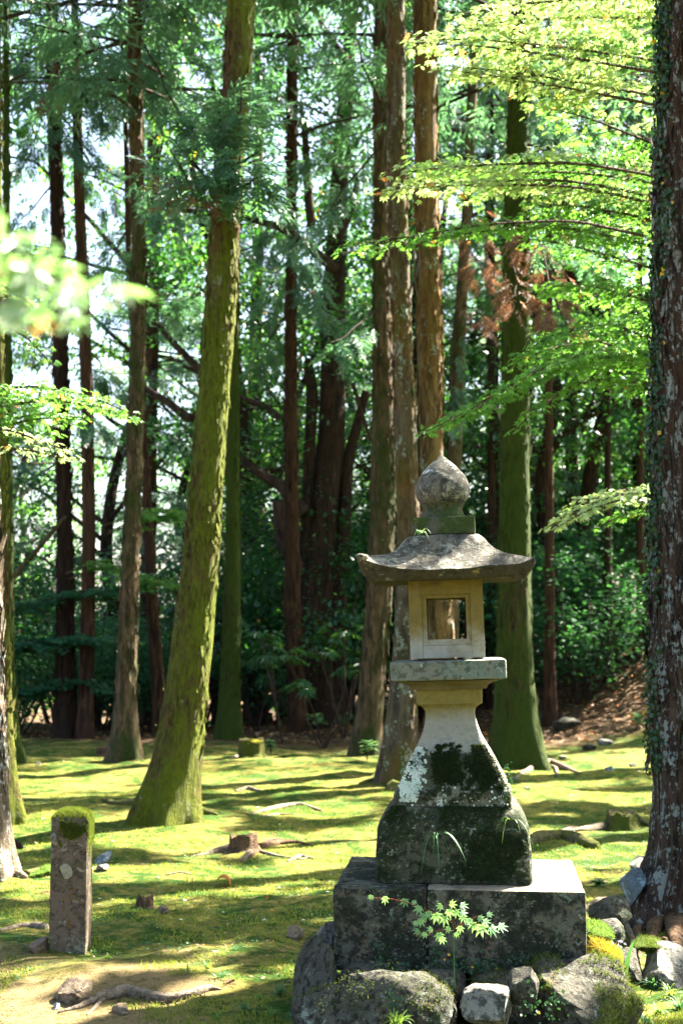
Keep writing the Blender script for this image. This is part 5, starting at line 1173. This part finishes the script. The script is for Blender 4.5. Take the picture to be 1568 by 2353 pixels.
moss_on(BO['long low boulder with pale crest along the front left of the lantern pedestal'], 'fz_d', 9000, .04, 7, .012, .62)
moss_on(BO['stone overgrown with bright yellow moss right of the pedestal'], 'fz_y', 22000, .03, 9, .030, .12)
moss_on(BO['dark stone tucked between the mossy boulder and the pedestal front'], 'fz_d', 6000, .0, 8, .016, .35)
cushion('small green moss cap on top of the white stone by the pedestal', 1372, 2122, 2146, 62, 6.95, .32, 'moss_g', 'fz_g', 53, 2500, .014)
cushion('rounded soft green moss cushion left of the white-streaked boulder', 1492, 2158, 2180, 76, 7.5, .26, 'moss_g', 'fz_d', 54, 4000, .014)
cushion('green moss hump beside the roots at the left edge', 105, 1990, 2016, 70, 10.6, .4, 'moss_g', 'fz_g', 55, 2500, .014)

# ------------------------------------------------------------------ inscribed stone post at left
g0 = G(150, 2186); Ym = g0[1]; mw = 84 * M_PX(Ym - .05); mh = P(150, 1858, Ym)[2] - P(150, 2186, Ym)[2]
mroot = empty('stone_post', (P(154, 2186, Ym)[0], Ym + .1, g0[2] - .01), 'square weathered stone post with mossy rounded top and worn carved characters', 'stone post', None, math.radians(1))
md = mw * 1.0; r_ = []
for k in range(28):
    t = k / 27; r_.append(sq_ring(mw / 2 * (1 - .02 * t), md / 2 * (1 - .02 * t), -.15 + (mh * .925 + .15) * t, 12, .05))
zt = mh * .925
for k in range(1, 9):
    a = k / 8 * math.pi / 2; r_.append(sq_ring(mw / 2 * (.98 * math.cos(a * .93)), md / 2 * .98 * math.cos(a * .93), zt + mh * .075 * math.sin(a), 12, .05 + .12 * k / 8))
V, F = loft(r_); V = rough_up(V, .004, 12, 7); one('shaft', (V, F), M['marker'], mroot)
r = np.random.default_rng(17); N = 9000; a = r.uniform(-1, 1, N); b = r.uniform(-1, 1, N); m_ = np.maximum(abs(a), abs(b)); c_ = np.stack([a * mw / 2 * .97, b * md / 2 * .97, zt + mh * .075 * np.sqrt(1 - m_ ** 2 * .98)], 1)
V1, F1, R1 = fuzz(c_, np.tile([[0, 0, 1.]], (N, 1)), .014, .004, 4)
zz = zt + .012 - np.abs(r.normal(size=8000)) * .085; xx = r.uniform(-1, 1, 8000) * mw / 2 * .96; k = (fbm(np.stack([xx * 16, zz * 12, 0 * xx], 1), 3, 2) > .40 + .5 * sstep(zt, zt - .19, zz)) & (np.abs(xx) / (mw / 2) < 1.0)
k &= ~((xx < -mw * .28) & (zz < zt - .05)); c2 = np.stack([xx, np.full(8000, -md / 2 * .985), zz], 1)[k]; V2, F2, R2 = fuzz(c2, np.tile([[0, -1, -.3]], (len(c2), 1)), .018, .005, 5, .4)
yy = r.uniform(-1, 1, 3000) * md / 2; zz = zt + .01 - np.abs(r.normal(size=3000)) * .07; c3 = np.stack([np.full(3000, mw / 2 * .985), yy, zz], 1); V3, F3, R3 = fuzz(c3, np.tile([[1, 0, -.3]], (3000, 1)), .012, .005, 6)
obj('moss_cap', mesh_np('moss_cap', np.concatenate([V1, V2, V3]), np.concatenate([F1, F2 + len(V1), F3 + len(V1) + len(V2)]), False, np.concatenate([R1, R2, R3])), leaf_mat('moss_on_stone_post', (.035, .06, .008), (.16, .19, .02), (.22, .28, .03), .35, .9), mroot)
# worn characters, one above the other: crops show strokes near the disc of lichen and an orange-stained sign under it
def stroke(pts, wd, nm, mat, par):
    q = [np.array([(x - 655) * .2284 * M_PX(Ym), -md / 2 * .985, mh - (y - 190) * .2284 * M_PX(Ym)]) for x, y in pts]; V, F = tube(q, [wd] * len(q), 6, len(q) * 6, .2, 3, 40.); V[:, 1] = -md / 2 * .99 + (V[:, 1] + md / 2 * .985) * .35; return V, F
for chars, nm in (([[(620, 770), (640, 800), (625, 850)], [(665, 725), (668, 800), (660, 850)], [(700, 745), (690, 800)], [(600, 830), (720, 820)]], 'upper_character'),
              ([[(650, 1010), (690, 995), (745, 1005)], [(745, 1005), (740, 1060), (700, 1090)], [(660, 1010), (665, 1075), (700, 1090)], [(612, 1040), (620, 1120), (640, 1160)], [(650, 950), (700, 940), (740, 950)], [(655, 1060), (720, 1055)]], 'lower_character'),
              ([[(640, 1260), (700, 1262)], [(670, 1230), (672, 1310)], [(640, 1310), (705, 1312)]], 'faint_character')):
    g = Geo()
    for st_ in chars: V, F = stroke(st_, .0035, nm, None, None); g.add(V, F)
    obj('carved_character', g.mesh('carved_character'), M['groove'], mroot)
V, F = rock(.078, .006, .085, 8, 5, .1); o = one('lichen_disc', (V, F), stone_mat('disc_lichen', [(20, .5, .6, (.20, .19, .12), 5)], base=(.27, .25, .17), relief=.006), mroot); o.location = ((630 - 655) * .2284 * M_PX(Ym), -md / 2 * 1.0 - .003, mh - (780 - 190) * .2284 * M_PX(Ym))
V, F = rock(.032, .005, .045, 9, 5, .1); o = one('pale_lichen', (V, F), M['palerock'], mroot); o.location = ((505 - 655) * .2284 * M_PX(Ym), -md / 2 * 1.0 - .002, mh - (440 - 190) * .2284 * M_PX(Ym))

# ------------------------------------------------------------------ stumps, roots and logs
def stump(label, cx, top, bot, wtop, wbot, mat, seed, roots=(), ragged=.03, moss=None, name='tree_stump', hollow=True):
    g_ = G(cx, bot); Y = g_[1]; h = P(cx, top, Y)[2] - P(cx, bot, Y)[2]; root = empty(name, g_, label, 'tree stump')
    prof = [(-.06, wbot * 1.15), (0, wbot * 1.05), (h * .2, wbot * .86), (h * .5, wtop * 1.06), (h * .85, wtop), (h, wtop * .98)]; n = 40; a = np.linspace(0, 2 * np.pi, n, endpoint=False); rg = []
    r = np.random.default_rng(seed); ph = r.uniform(0, 6, 3)
    for z, wd in prof:
        k = 1 + .14 * np.cos(a * 5 + ph[0]) * math.exp(-max(z, 0) / (h * .4)) + .05 * np.cos(a * 9 + ph[1]); rr = wd / 2 * M_PX(Y) * k
        zz = z + (ragged * (fbm(np.stack([np.cos(a) * 2, np.sin(a) * 2, a * 0 + seed], 1), 3, seed) - .5) * 2 if z == h else 0); rg.append(np.stack([rr * np.cos(a), rr * np.sin(a), np.zeros(n) + zz], 1))
    if hollow: rg.append(np.stack([rg[-1][:, 0] * .82, rg[-1][:, 1] * .82, rg[-1][:, 2] - .004], 1)); rg.append(np.stack([rg[-1][:, 0] * .5, rg[-1][:, 1] * .5, rg[-1][:, 2] - .02], 1))
    V, F = loft(rg); V = rough_up(V, .012, 12, seed); one('wood', (V, F), M[mat], root)
    for k, (pix, wp) in enumerate(roots): root_on_ground(pix, wp, mat if k % 2 else 'root', root, g_, seed + k, lift=.25)
    if moss:
        V, F = rock(wtop * M_PX(Y) * 1.05, wtop * M_PX(Y), h * .35, seed, 3, .2); o = one('moss', (V, F), M[moss], root); o.location = (0, -.01, h * .88)
        nn = r.integers(len(V), size=2500); V2, F2, R2 = fuzz(V[nn] + np.array([0, -.01, h * .88]), V[nn] / np.linalg.norm(V[nn], axis=1)[:, None], .02, .007, seed); obj('moss_fringe', mesh_np('moss_fringe', V2, F2, False, R2), M['fz_d'], root)
    return root
stump('sawn dark stump with spreading grey roots in the middle of the moss lawn', 560, 1918, 1956, 62, 84, 'stump', 71,
      [([(530, 1950), (500, 1956), (465, 1964), (440, 1968)], (20, 14, 8, 4)), ([(590, 1950), (640, 1938), (680, 1935), (720, 1944)], (22, 14, 10, 5)), ([(575, 1962), (560, 1976), (548, 1982)], (18, 14, 6)), ([(600, 1945), (620, 1930), (650, 1928)], (12, 9, 4)), ([(600, 1958), (640, 1968), (690, 1975), (712, 1968)], (10, 7, 5, 4)), ([(590, 1958), (570, 1972), (545, 1984)], (14, 12, 6))])
stump('moss-topped stump glowing yellow at the far edge of the lawn', 576, 1700, 1738, 54, 66, 'mossroot', 72, [([(550, 1736), (535, 1742), (525, 1744)], (10, 6, 3))], .06, 'moss_y')
stump('little broken stump with jagged top right of the stone post', 333, 2060, 2084, 36, 42, 'stump', 73, [], .05)
stump('low grey stump in shade at the foot of the dark reddish trunk', 600, 1636, 1664, 50, 54, 'stump', 74, [], .02)
stump('small dark stump at left between the twin trunks and the banded trunk', 242, 1716, 1732, 34, 40, 'stump', 75, [], .02)
stump('hollow mossy stump with reddish rim close to the ivy-clad trunk', 1428, 1866, 1904, 64, 92, 'mossroot', 76,
      [([(1385, 1900), (1340, 1908), (1300, 1912), (1262, 1915)], (22, 16, 10, 5)), ([(1460, 1880), (1485, 1896), (1500, 1900)], (18, 12, 6))], .06)
for pix, wp, mt, lb, lf in [
    ([(135, 2326), (180, 2316), (230, 2296), (290, 2284), (340, 2294), (390, 2302), (440, 2288), (480, 2272), (510, 2274)], (5, 14, 27, 34, 32, 30, 24, 18, 4), 'root', 'long arching weathered root lying across the lower left lawn', .35),
    ([(240, 2296), (218, 2316), (200, 2332)], (14, 10, 4), 'root', 'short side root forking down from the long arching root', .3),
    ([(0, 2140), (40, 2130), (75, 2128), (106, 2134)], (8, 14, 18, 18), 'root', 'grey root running to the left foot of the stone post', .3),
    ([(570, 1872), (610, 1862), (650, 1854), (690, 1848), (738, 1862)], (5, 10, 12, 10, 4), 'root', 'long pale root lying in the bright sun patch beyond the sawn stump', .3),
    ([(600, 1876), (640, 1872), (680, 1872)], (5, 9, 5), 'root', 'short pale root just below the long pale one', .2),
    ([(540, 1818), (570, 1812), (600, 1818)], (5, 12, 5), 'root', 'short dark root lump in the shaded moss behind the leaning trunk', .3),
    ([(1180, 1790), (1225, 1764), (1265, 1752), (1310, 1770), (1330, 1778)], (6, 14, 16, 10, 5), 'root', 'pale knotted root in front of the deep-green trunk', .4),
    ([(1190, 1776), (1240, 1760), (1275, 1764), (1280, 1784)], (5, 9, 10, 5), 'root', 'second thin pale root beside the knotted one', .5),
    ([(1205, 1942), (1240, 1930), (1290, 1928), (1335, 1938), (1368, 1950)], (26, 38, 38, 36, 26), 'mossroot', 'thick mossy log half sunk behind the right end of the pedestal', .2),
    ([(1280, 1916), (1310, 1906), (1350, 1908)], (8, 14, 8), 'root', 'small brown root above the thick mossy log', .3),
    ([(1338, 2092), (1370, 2070), (1410, 2070), (1450, 2080)], (8, 12, 14, 16), 'root', 'curved thin root between the pedestal and the thick trunk', .6),
    ([(1440, 2080), (1436, 2120), (1452, 2160), (1446, 2196)], (12, 12, 12, 8), 'root', 'twisting root hanging down in front of the thick trunk', .5),
    ([(660, 1980), (690, 1968), (720, 1974)], (4, 12, 5), 'root', 'small dark root left of the pedestal in the sunny strip', .4),
    ([(440, 1968), (470, 1962), (500, 1958)], (3, 5, 3), 'root', 'thin root tip poking from the moss left of the sawn stump', .3),
    ([(60, 2012), (100, 1998), (150, 2010)], (20, 14, 5), 'mossroot', 'mossy root running from the pale trunk at the left edge', .3),
    ([(-20, 2000), (30, 2006), (60, 2018)], (34, 26, 12), 'root', 'pale thick root at the foot of the trunk on the left edge', .4),
    ([(380, 2010), (410, 2004), (440, 2008)], (3, 5, 3), 'root', 'thin root in the bright strip right of the stone post', .2)]:
    root_on_ground(pix, wp, mt, None, (0, 0, 0), int(pix[0][0] + 50), 'root', lf, lb, 'root')
# curled strip of orange bark
gq = G(513, 2034); a = np.linspace(-.6, 2.6, 14); w_ = .05; q = np.stack([.05 * np.cos(a), 0 * a, .05 * np.sin(a) + .02], 1); V = np.concatenate([q - [0, w_, 0], q + [0, w_, 0], q * .9 - [0, w_, 0], q * .9 + [0, w_, 0]]); k = np.arange(13)
F = np.concatenate([np.stack([k, k + 1, k + 15, k + 14], 1), np.stack([k + 28, k + 42, k + 43, k + 29], 1), np.stack([k, k + 28, k + 29, k + 1], 1), np.stack([k + 14, k + 15, k + 43, k + 42], 1)])
o = obj('curled_bark', mesh_np('curled_bark', V, F, True, np.full(len(V), .4)), M['curl']); o.location = gq; tag(o, 'curled orange strip of bark glowing on the sunny moss', 'bark')
# broken shard on the left-edge trunk foot
g_ = G(40, 1985); V, F = rock(.16, .05, .09, 5, 8); o = one('bark_shard', (V, F), M['bark_dark']); o.location = P(32, 1940, g_[1]); o.rotation_euler = (0, .6, 0); tag(o, 'dark splinter of bark jutting from the foot of the left-edge trunk', 'bark')

# ------------------------------------------------------------------ maple seedling in front of the pedestal
def seedling():
    o = P(1042, 2262, 6.32); root = empty('maple_seedling', o, 'young maple with pale green leaves on red twigs in front of the pedestal', 'maple seedling'); g = Geo(); L = Leaves(); r = np.random.default_rng(4)
    V, F = tube([P(1044, 2290, 6.34), P(1042, 2220, 6.30), P(1041, 2160, 6.26), P(1040, 2120, 6.22)], [.0022, .002, .0018, .0015], 6, 20); obj('stem', mesh_np('stem', V - o, F), M['weed'], root)
    tw = [[(1040, 2122, 6.22), (1000, 2098, 6.18), (950, 2078, 6.14), (900, 2064, 6.12), (848, 2062, 6.1)], [(1040, 2130, 6.22), (1080, 2120, 6.16), (1110, 2126, 6.1), (1140, 2134, 6.06)], [(1040, 2138, 6.22), (1010, 2136, 6.18), (970, 2144, 6.14), (950, 2148, 6.12)],
          [(1040, 2122, 6.22), (1045, 2100, 6.2), (1030, 2088, 6.16)], [(1050, 2128, 6.2), (1085, 2108, 6.2), (1100, 2104, 6.2)], [(990, 2138, 6.18), (985, 2150, 6.12)]]
    for t in tw: V, F = tube([P(*q) for q in t], [.002] * (len(t) - 1) + [.001], 5, 20); g.add(V, F)
    obj('twigs', g.mesh('twigs', origin=o), M['redtwig'], root)
    lv = [(852, 2062, 200, 24), (884, 2066, 185, 34), (930, 2072, 195, 36), (950, 2074, 160, 24), (962, 2088, 200, 40), (985, 2100, 215, 40), (1000, 2106, 160, 48), (975, 2108, 240, 34), (1030, 2096, 170, 40), (1045, 2098, 140, 36), (1035, 2080, 100, 32), (1060, 2082, 110, 36), (1020, 2112, 190, 44), (1060, 2098, 130, 34), (1012, 2084, 230, 30), (965, 2118, 185, 36), (955, 2122, 205, 26),
          (1062, 2110, 160, 34), (1086, 2126, 190, 44), (1104, 2132, 175, 56), (1128, 2134, 150, 52), (1148, 2130, 120, 44), (1100, 2112, 110, 30), (1080, 2116, 230, 30), (1112, 2120, 100, 36), (1056, 2134, 185, 32), (1030, 2136, 215, 28), (960, 2142, 240, 30), (975, 2148, 200, 26), (1008, 2150, 175, 40), (1014, 2160, 160, 30), (990, 2138, 250, 26), (1120, 2104, 90, 28), (1048, 2148, 190, 24), (1070, 2122, 120, 26)]
    for x, y, ang, s_ in lv:
        p = P(x, y - 4, 6.10 + r.uniform(-.04, .06)) ; a = math.radians(ang); d = np.array([[math.sin(a), -.35, math.cos(a)]]); L.add(p[None], d, np.array([[r.normal() * .55, -1., .55 + r.normal() * .5]]), np.array([s_ * .82 * M_PX(6.1)]))
    L.build('leaves', MAPLE * np.array([1.0, 1, .6]), MAPLE_F, M['maple_s'], root, o)
seedling()
g_ = P(1202, 2222, 6.2)
# ------------------------------------------------------------------ grass tufts and small plants
def tuft(label, px, py, Y, n, L_, spread, seed, mat='grass', name='grass_tuft', cat='grass tuft', droop=1.2, wd=.004, ang=(0, 360), ground=False):
    r = np.random.default_rng(seed); o = G(px, py) if ground else P(px, py, Y); g = Geo()
    for k in range(n):
        a = math.radians(r.uniform(*ang)); l = L_ * r.uniform(.6, 1.15); sp_ = spread * r.uniform(.3, 1); t = np.linspace(0, 1, 7); x = sp_ * l * t; z = l * (t - droop * r.uniform(.6, 1.2) * t * t * (.6 + sp_ * .6)); c = np.stack([math.cos(a) * x, math.sin(a) * x, z], 1) + r.normal(size=3) * np.array([.006, .006, 0])
        s2 = np.array([-math.sin(a), math.cos(a), 0]); w2 = wd * np.sqrt(np.clip(1 - t, 0, 1))[:, None] * np.array([1.]); V = np.concatenate([c - s2 * w2, c + s2 * w2]); i = np.arange(6); g.add(V, np.stack([i, i + 1, i + 8, i + 7], 1), r.random())
    ob = obj(name, g.mesh(name), M[mat]); ob.location = o; return tag(ob, label, cat)
fs = math.cos(YAW) * 0
tuft('arching green grass tuft hanging down the front of the mossy block', 1000, 1922, 6.66, 10, .17, 1.1, 1, mat='weed', droop=2.0, wd=.0032, ang=(180, 360))
tuft('yellowish grass tuft on the right shoulder of the mossy block', 1172, 1888, 6.70, 14, .13, 1.2, 2, mat='grass', droop=1.7, wd=.0025)
tuft('small pale fern-like tuft at the left corner on the lantern roof', 966, 1224, 6.78, 11, .075, 1.1, 3, mat='maple_s', droop=1.4, wd=.0022)
tuft('two short bright blades sprouting from the front of the stone post', 158, 1918, Ym - .01, 3, .05, .4, 4, droop=.5, wd=.003, ang=(200, 340))
tuft('broad-leaved green shoot growing between the right-hand rocks', 1432, 2236, 7.2, 6, .24, .5, 5, mat='weed', droop=.5, wd=.014)
tuft('dense grass at the bottom edge under the front boulder', 910, 2360, 6.0, 60, .12, .8, 6, droop=.8)
tuft('spray of short grass at the bottom centre beside the long boulder', 640, 2290, 6.9, 40, .12, .9, 7, mat='weed', droop=.8, ground=True)
for i, (x, y, n, l) in enumerate([(480, 2225, 10, .10), (505, 2245, 9, .09), (690, 2240, 12, .08), (740, 2215, 8, .07), (600, 2300, 20, .09), (560, 2320, 18, .08), (620, 2338, 26, .10), (665, 2345, 24, .09), (500, 2340, 14, .07), (720, 2330, 20, .08), (540, 2250, 8, .07), (430, 2235, 5, .08), (100, 1935, 8, .12), (300, 2180, 9, .05), (250, 2200, 9, .05), (215, 2190, 10, .05), (118, 2188, 8, .05),
                                  (340, 2170, 10, .05), (420, 2150, 8, .05), (1500, 2270, 26, .12), (1540, 2290, 30, .12), (1560, 2320, 30, .12), (1510, 2330, 26, .10), (1480, 2350, 26, .10), (1550, 2250, 22, .12), (1440, 2330, 10, .07), (70, 2230, 8, .05), (40, 2250, 6, .04), (200, 2180, 8, .05)]):
    o = tuft('short tuft of green grass sprouting from the moss', x, y, 0, n, l, .9, 700 + i, mat=('grass', 'weed')[i % 2], droop=.8, ground=True); o['group'] = 'grass tufts on the lawn'
# little purple-flowered plant
o0 = G(1400, 2250); root = empty('flowering_plant', o0, 'small plant with pale purple flowers right of the mossy boulder', 'flowering plant'); r = np.random.default_rng(8); g = Geo(); L = Leaves(); Fl = Leaves()
for k in range(5):
    e = np.array([r.normal() * .03, r.normal() * .03, .18 * r.uniform(.7, 1.1)]); V, F = tube([(0, 0, 0), e * .5, e], [.0015] * 3, 5, 8); g.add(V, F)
    pz = r.uniform(.2, .9, 12)[:, None] * e[None]; L.add(pz, rdir(12, .3), rdir(12) * .3 + np.array([0, 0, 1.]), np.full(12, .022)); Fl.add(e[None] + r.normal(size=(7, 3)) * .008, rdir(7), rdir(7), np.full(7, .02))
L.build('leaves', LEAF, LEAF_F, M['weed'], root, wood=g, wmat=M['weed']); Fl.build('flowers', LEAF, LEAF_F, M['flower'], root)

# glossy palmate shrubs (fatsia) and small seedlings in the shade
def fatsia(x, y, s, n, seed, label, mat='fatsia', stemh=1.8):
    r = np.random.default_rng(seed); o = np.array([x, y, hz(x, y)]); root = empty('palmate_shrub', o, label, 'shrub'); g = Geo(); L = Leaves()
    for k in range(max(2, n // 8)):
        a = r.uniform(0, 6.28); e = np.array([math.cos(a) * s * .5, math.sin(a) * s * .4, stemh * r.uniform(.5, 1)]); V, F = tube([(0, 0, -.05), e * .5 + r.normal(size=3) * .08, e], [.022, .016, .010], 6, 14); g.add(V, F)
        for q in range(8):
            b = r.uniform(0, 6.28); v = np.array([math.cos(b), math.sin(b), r.uniform(-.1, .8)]); t = e + v * r.uniform(.12, .34); V, F = tube([e, t], [.004, .003], 4, 4); g.add(V, F); L.add(t[None], np.array([[v[0], v[1], -.35]]), np.array([[v[0] * .3, v[1] * .3, 1.]]) + rdir(1) * .2, np.array([r.uniform(.26, .42)]))
    L.build('foliage', FATSIA, FATSIA_F, M[mat], root, o * 0, wood=g)
for i, (px, by, Y, s, n, h, lb) in enumerate([(650, 1690, 24.0, 1.0, 24, 2.6, 'tall glossy palmate shrub with one yellowing leaf left of the dark reddish trunk'), (740, 1700, 23.6, 1.2, 32, 1.9, 'broad glossy palmate shrub right of the dark reddish trunk'), (790, 1690, 24.6, 1.2, 32, 2.8, 'tall palmate shrub in front of the crooked evergreen'),
                                            (700, 1690, 25.6, 1.2, 24, 1.2, 'low palmate shrub behind the foot of the dark reddish trunk'), (820, 1690, 25.5, 1.1, 24, 1.4, 'palmate shrub half behind the trunk left of the lantern'), (760, 1680, 26.4, 1.2, 28, 3.4, 'highest palmate shrub against the crooked evergreen'), (590, 1680, 26, 1., 24, 2.2, 'dim palmate shrub behind the slender green trunk')]):
    fatsia(P(px, by, Y)[0], Y, s, n, 800 + i, lb, stemh=h)
def sprig(px, py, h, s, seed, label, mat='weed', n=14):
    r = np.random.default_rng(seed); o = G(px, py); root = empty('seedling', o, label, 'seedling'); g = Geo(); L = Leaves()
    for k in range(3):
        e = np.array([r.normal() * s * .3, r.normal() * s * .3, h * r.uniform(.6, 1)]); V, F = tube([(0, 0, 0), e * .5, e], [.005, .004, .003], 5, 8); g.add(V, F); a = r.uniform(0, 6.28, n); L.add(np.repeat(e[None], n, 0) - np.array([0, 0, 1]) * r.uniform(0, h * .4, n)[:, None], np.stack([np.cos(a), np.sin(a), r.uniform(-.4, .5, n)], 1), rdir(n) * .2 + np.array([0, 0, 1.]), s * r.uniform(.5, 1, n))
    L.build('leaves', LEAF * np.array([1.1, 1, 1]), LEAF_F, M[mat], root, wood=g, wmat=M['twig'])
for i, a in enumerate([(842, 1748, .28, .16, 'pale-leaved seedling at the foot of the trunk left of the lantern', 'maple_s'), (622, 1732, .22, .12, 'seedling beside the glowing moss-topped stump', 'weed'), (628, 1660, .8, .2, 'spindly seedling with pale leaves near the low grey stump', 'maple_s'), (170, 1688, .45, .2, 'bluish seedling at the foot of the twin trunks', 'weed'),
                       (790, 1690, .5, .2, 'leafy seedling in the litter right of the dark reddish trunk', 'weed'), (735, 1686, .4, .2, 'small seedling in the litter left of the brown trunk', 'maple_s'), (1376, 2036, .06, .07, 'tiny dark-leaved seedling on the sunny moss right of the pedestal', 'weed'), (1460, 1680, .3, .15, 'little seedling on the shaded bank', 'weed')]):
    sprig(a[0], a[1], a[2], a[3], 820 + i, a[4], a[5])

# ------------------------------------------------------------------ stuff on the ground
def on_lawn(N, seed, y0, y1, pw=1.6, xw=.30, xo=.6):
    r = np.random.default_rng(seed); y = y0 + (y1 - y0) * r.random(N) ** pw; x = r.uniform(-1, 1, N) * (y * xw + xo); return x, y, height(x, y), r
def litter(name, N, seed, y0, y1, size, mat, label, T=LEAF, TF=LEAF_F, thr=None, up=.004, wx=1.3, pw=1.6):
    x, y, z, r = on_lawn(N, seed, y0, y1, pw)
    if thr is not None: k = fbm(np.stack([x * .7, y * .7, 0 * x], 1), 3, seed) > thr; x, y, z = x[k], y[k], z[k]
    n = len(x); d = rdir(n, .15); V, F, R = scatter(T * np.array([wx, 1, 1]), TF, np.stack([x, y, z + up], 1), frames(d, rdir(n) * .35 + np.array([0, 0, 1.])), size * r.uniform(.5, 1.3, n)); tag(obj(name, mesh_np(name, V, F, False, R), M[mat]), label, None, None, 'stuff')
litter('fallen_leaves', 2600, 901, 6, 25, .035, 'litter', 'small brown and orange fallen leaves strewn over the moss', thr=.46)
litter('leaf_litter', 26000, 902, 24.2, 34, .085, 'litter', 'thick brown leaf litter under the far trees', pw=1.0)
litter('needle_debris', 9000, 906, 5.6, 24, .05, 'dry', 'dry brown needles and twig bits scattered over the moss', thr=.42, up=.008, wx=.16, pw=1.8)
litter('small_debris', 7000, 907, 5.6, 16, .016, 'litter', 'tiny brown scales and leaf crumbs on the near moss', thr=.45, up=.006, pw=1.8)
litter('pale_petals', 500, 903, 8, 24, .03, 'pale', 'pale petals and chips scattered on the moss')
x, y, z, r = on_lawn(260000, 904, 5.4, 19, 1.9); k = fbm(np.stack([x * 2.2, y * 2.2, 0 * x], 1), 4, 5) > .43 + .13 * (sstep(9.2, 7.4, y) * sstep(-.2, -1.1, x)); x, y, z = x[k], y[k], z[k]; n = len(x)
V, F, R = scatter(np.array([[-.5, 0, 0], [.5, 0, 0], [0, 1, 0]], float), np.array([[0, 1, 2]]), np.stack([x, y, z - .002], 1), frames(rdir(n) * .8 + np.array([0, 0, 1.]), rdir(n)), np.stack([.006 * r.uniform(.6, 1.6, n), .018 * r.uniform(.4, 1.9, n), np.ones(n)], 1), np.clip(fbm(np.stack([x * 1.5, y * 1.5, 0 * x], 1), 3, 6) * 1.6 - .3 + r.normal(size=n) * .15, 0, 1))
tag(obj('moss_fronds', mesh_np('moss_fronds', V, F, False, R), M['mossfuzz']), 'short moss fronds covering the near lawn', None, None, 'stuff')
x, y, z, r = on_lawn(5200, 905, 5.6, 16, 1.6); k = fbm(np.stack([x * 1.2, y * 1.2, 0 * x], 1), 4, 15) > .53; x, y, z = x[k], y[k], z[k]; n = len(x); x = np.repeat(x, 5) + r.normal(size=n * 5) * .012; y = np.repeat(y, 5) + r.normal(size=n * 5) * .012; z = height(x, y); n = len(x)
V, F, R = scatter(LEAF * np.array([1.4, 1, 1]), LEAF_F, np.stack([x, y, z + r.uniform(.003, .02, n)], 1), frames(rdir(n, .2), rdir(n) * .4 + np.array([0, 0, 1.])), .016 * r.uniform(.5, 1.3, n))
tag(obj('clover_patches', mesh_np('clover_patches', V, F, False, R), M['weed']), 'patches of small dark green weeds in the moss', None, None, 'stuff')
# creeping ivy on the pedestal and its rocks
r = np.random.default_rng(33); L = Leaves()
for cx, cy, sx, sy, n, Y in [(1090, 2215, 110, 22, 150, 6.50), (1250, 2205, 70, 20, 80, 6.52), (880, 2170, 22, 40, 30, 6.53), (895, 2215, 60, 16, 60, 6.50), (1150, 1948, 60, 9, 70, 6.70), (1165, 1790, 8, 50, 30, 6.72), (905, 2300, 18, 50, 40, 6.05), (1250, 2310, 60, 40, 60, 6.02), (1000, 2190, 20, 30, 40, 6.52)]:
    x = r.normal(cx, sx * .5, n); y = r.normal(cy, sy * .5, n); p = np.array([P(a, b, Y) for a, b in zip(x, y)]); L.add(p, rdir(n) * .7 + np.array([0, 0, -.5]), rdir(n) * .4 + np.array([0, -1., .2]), r.uniform(.010, .022, n))
o = L.build('creeping_vine', LEAF * np.array([1.5, 1, 1]), LEAF_F, M['ivy']); tag(o, 'tiny dark leaves creeping over the pedestal and its rocks', None, None, 'stuff')
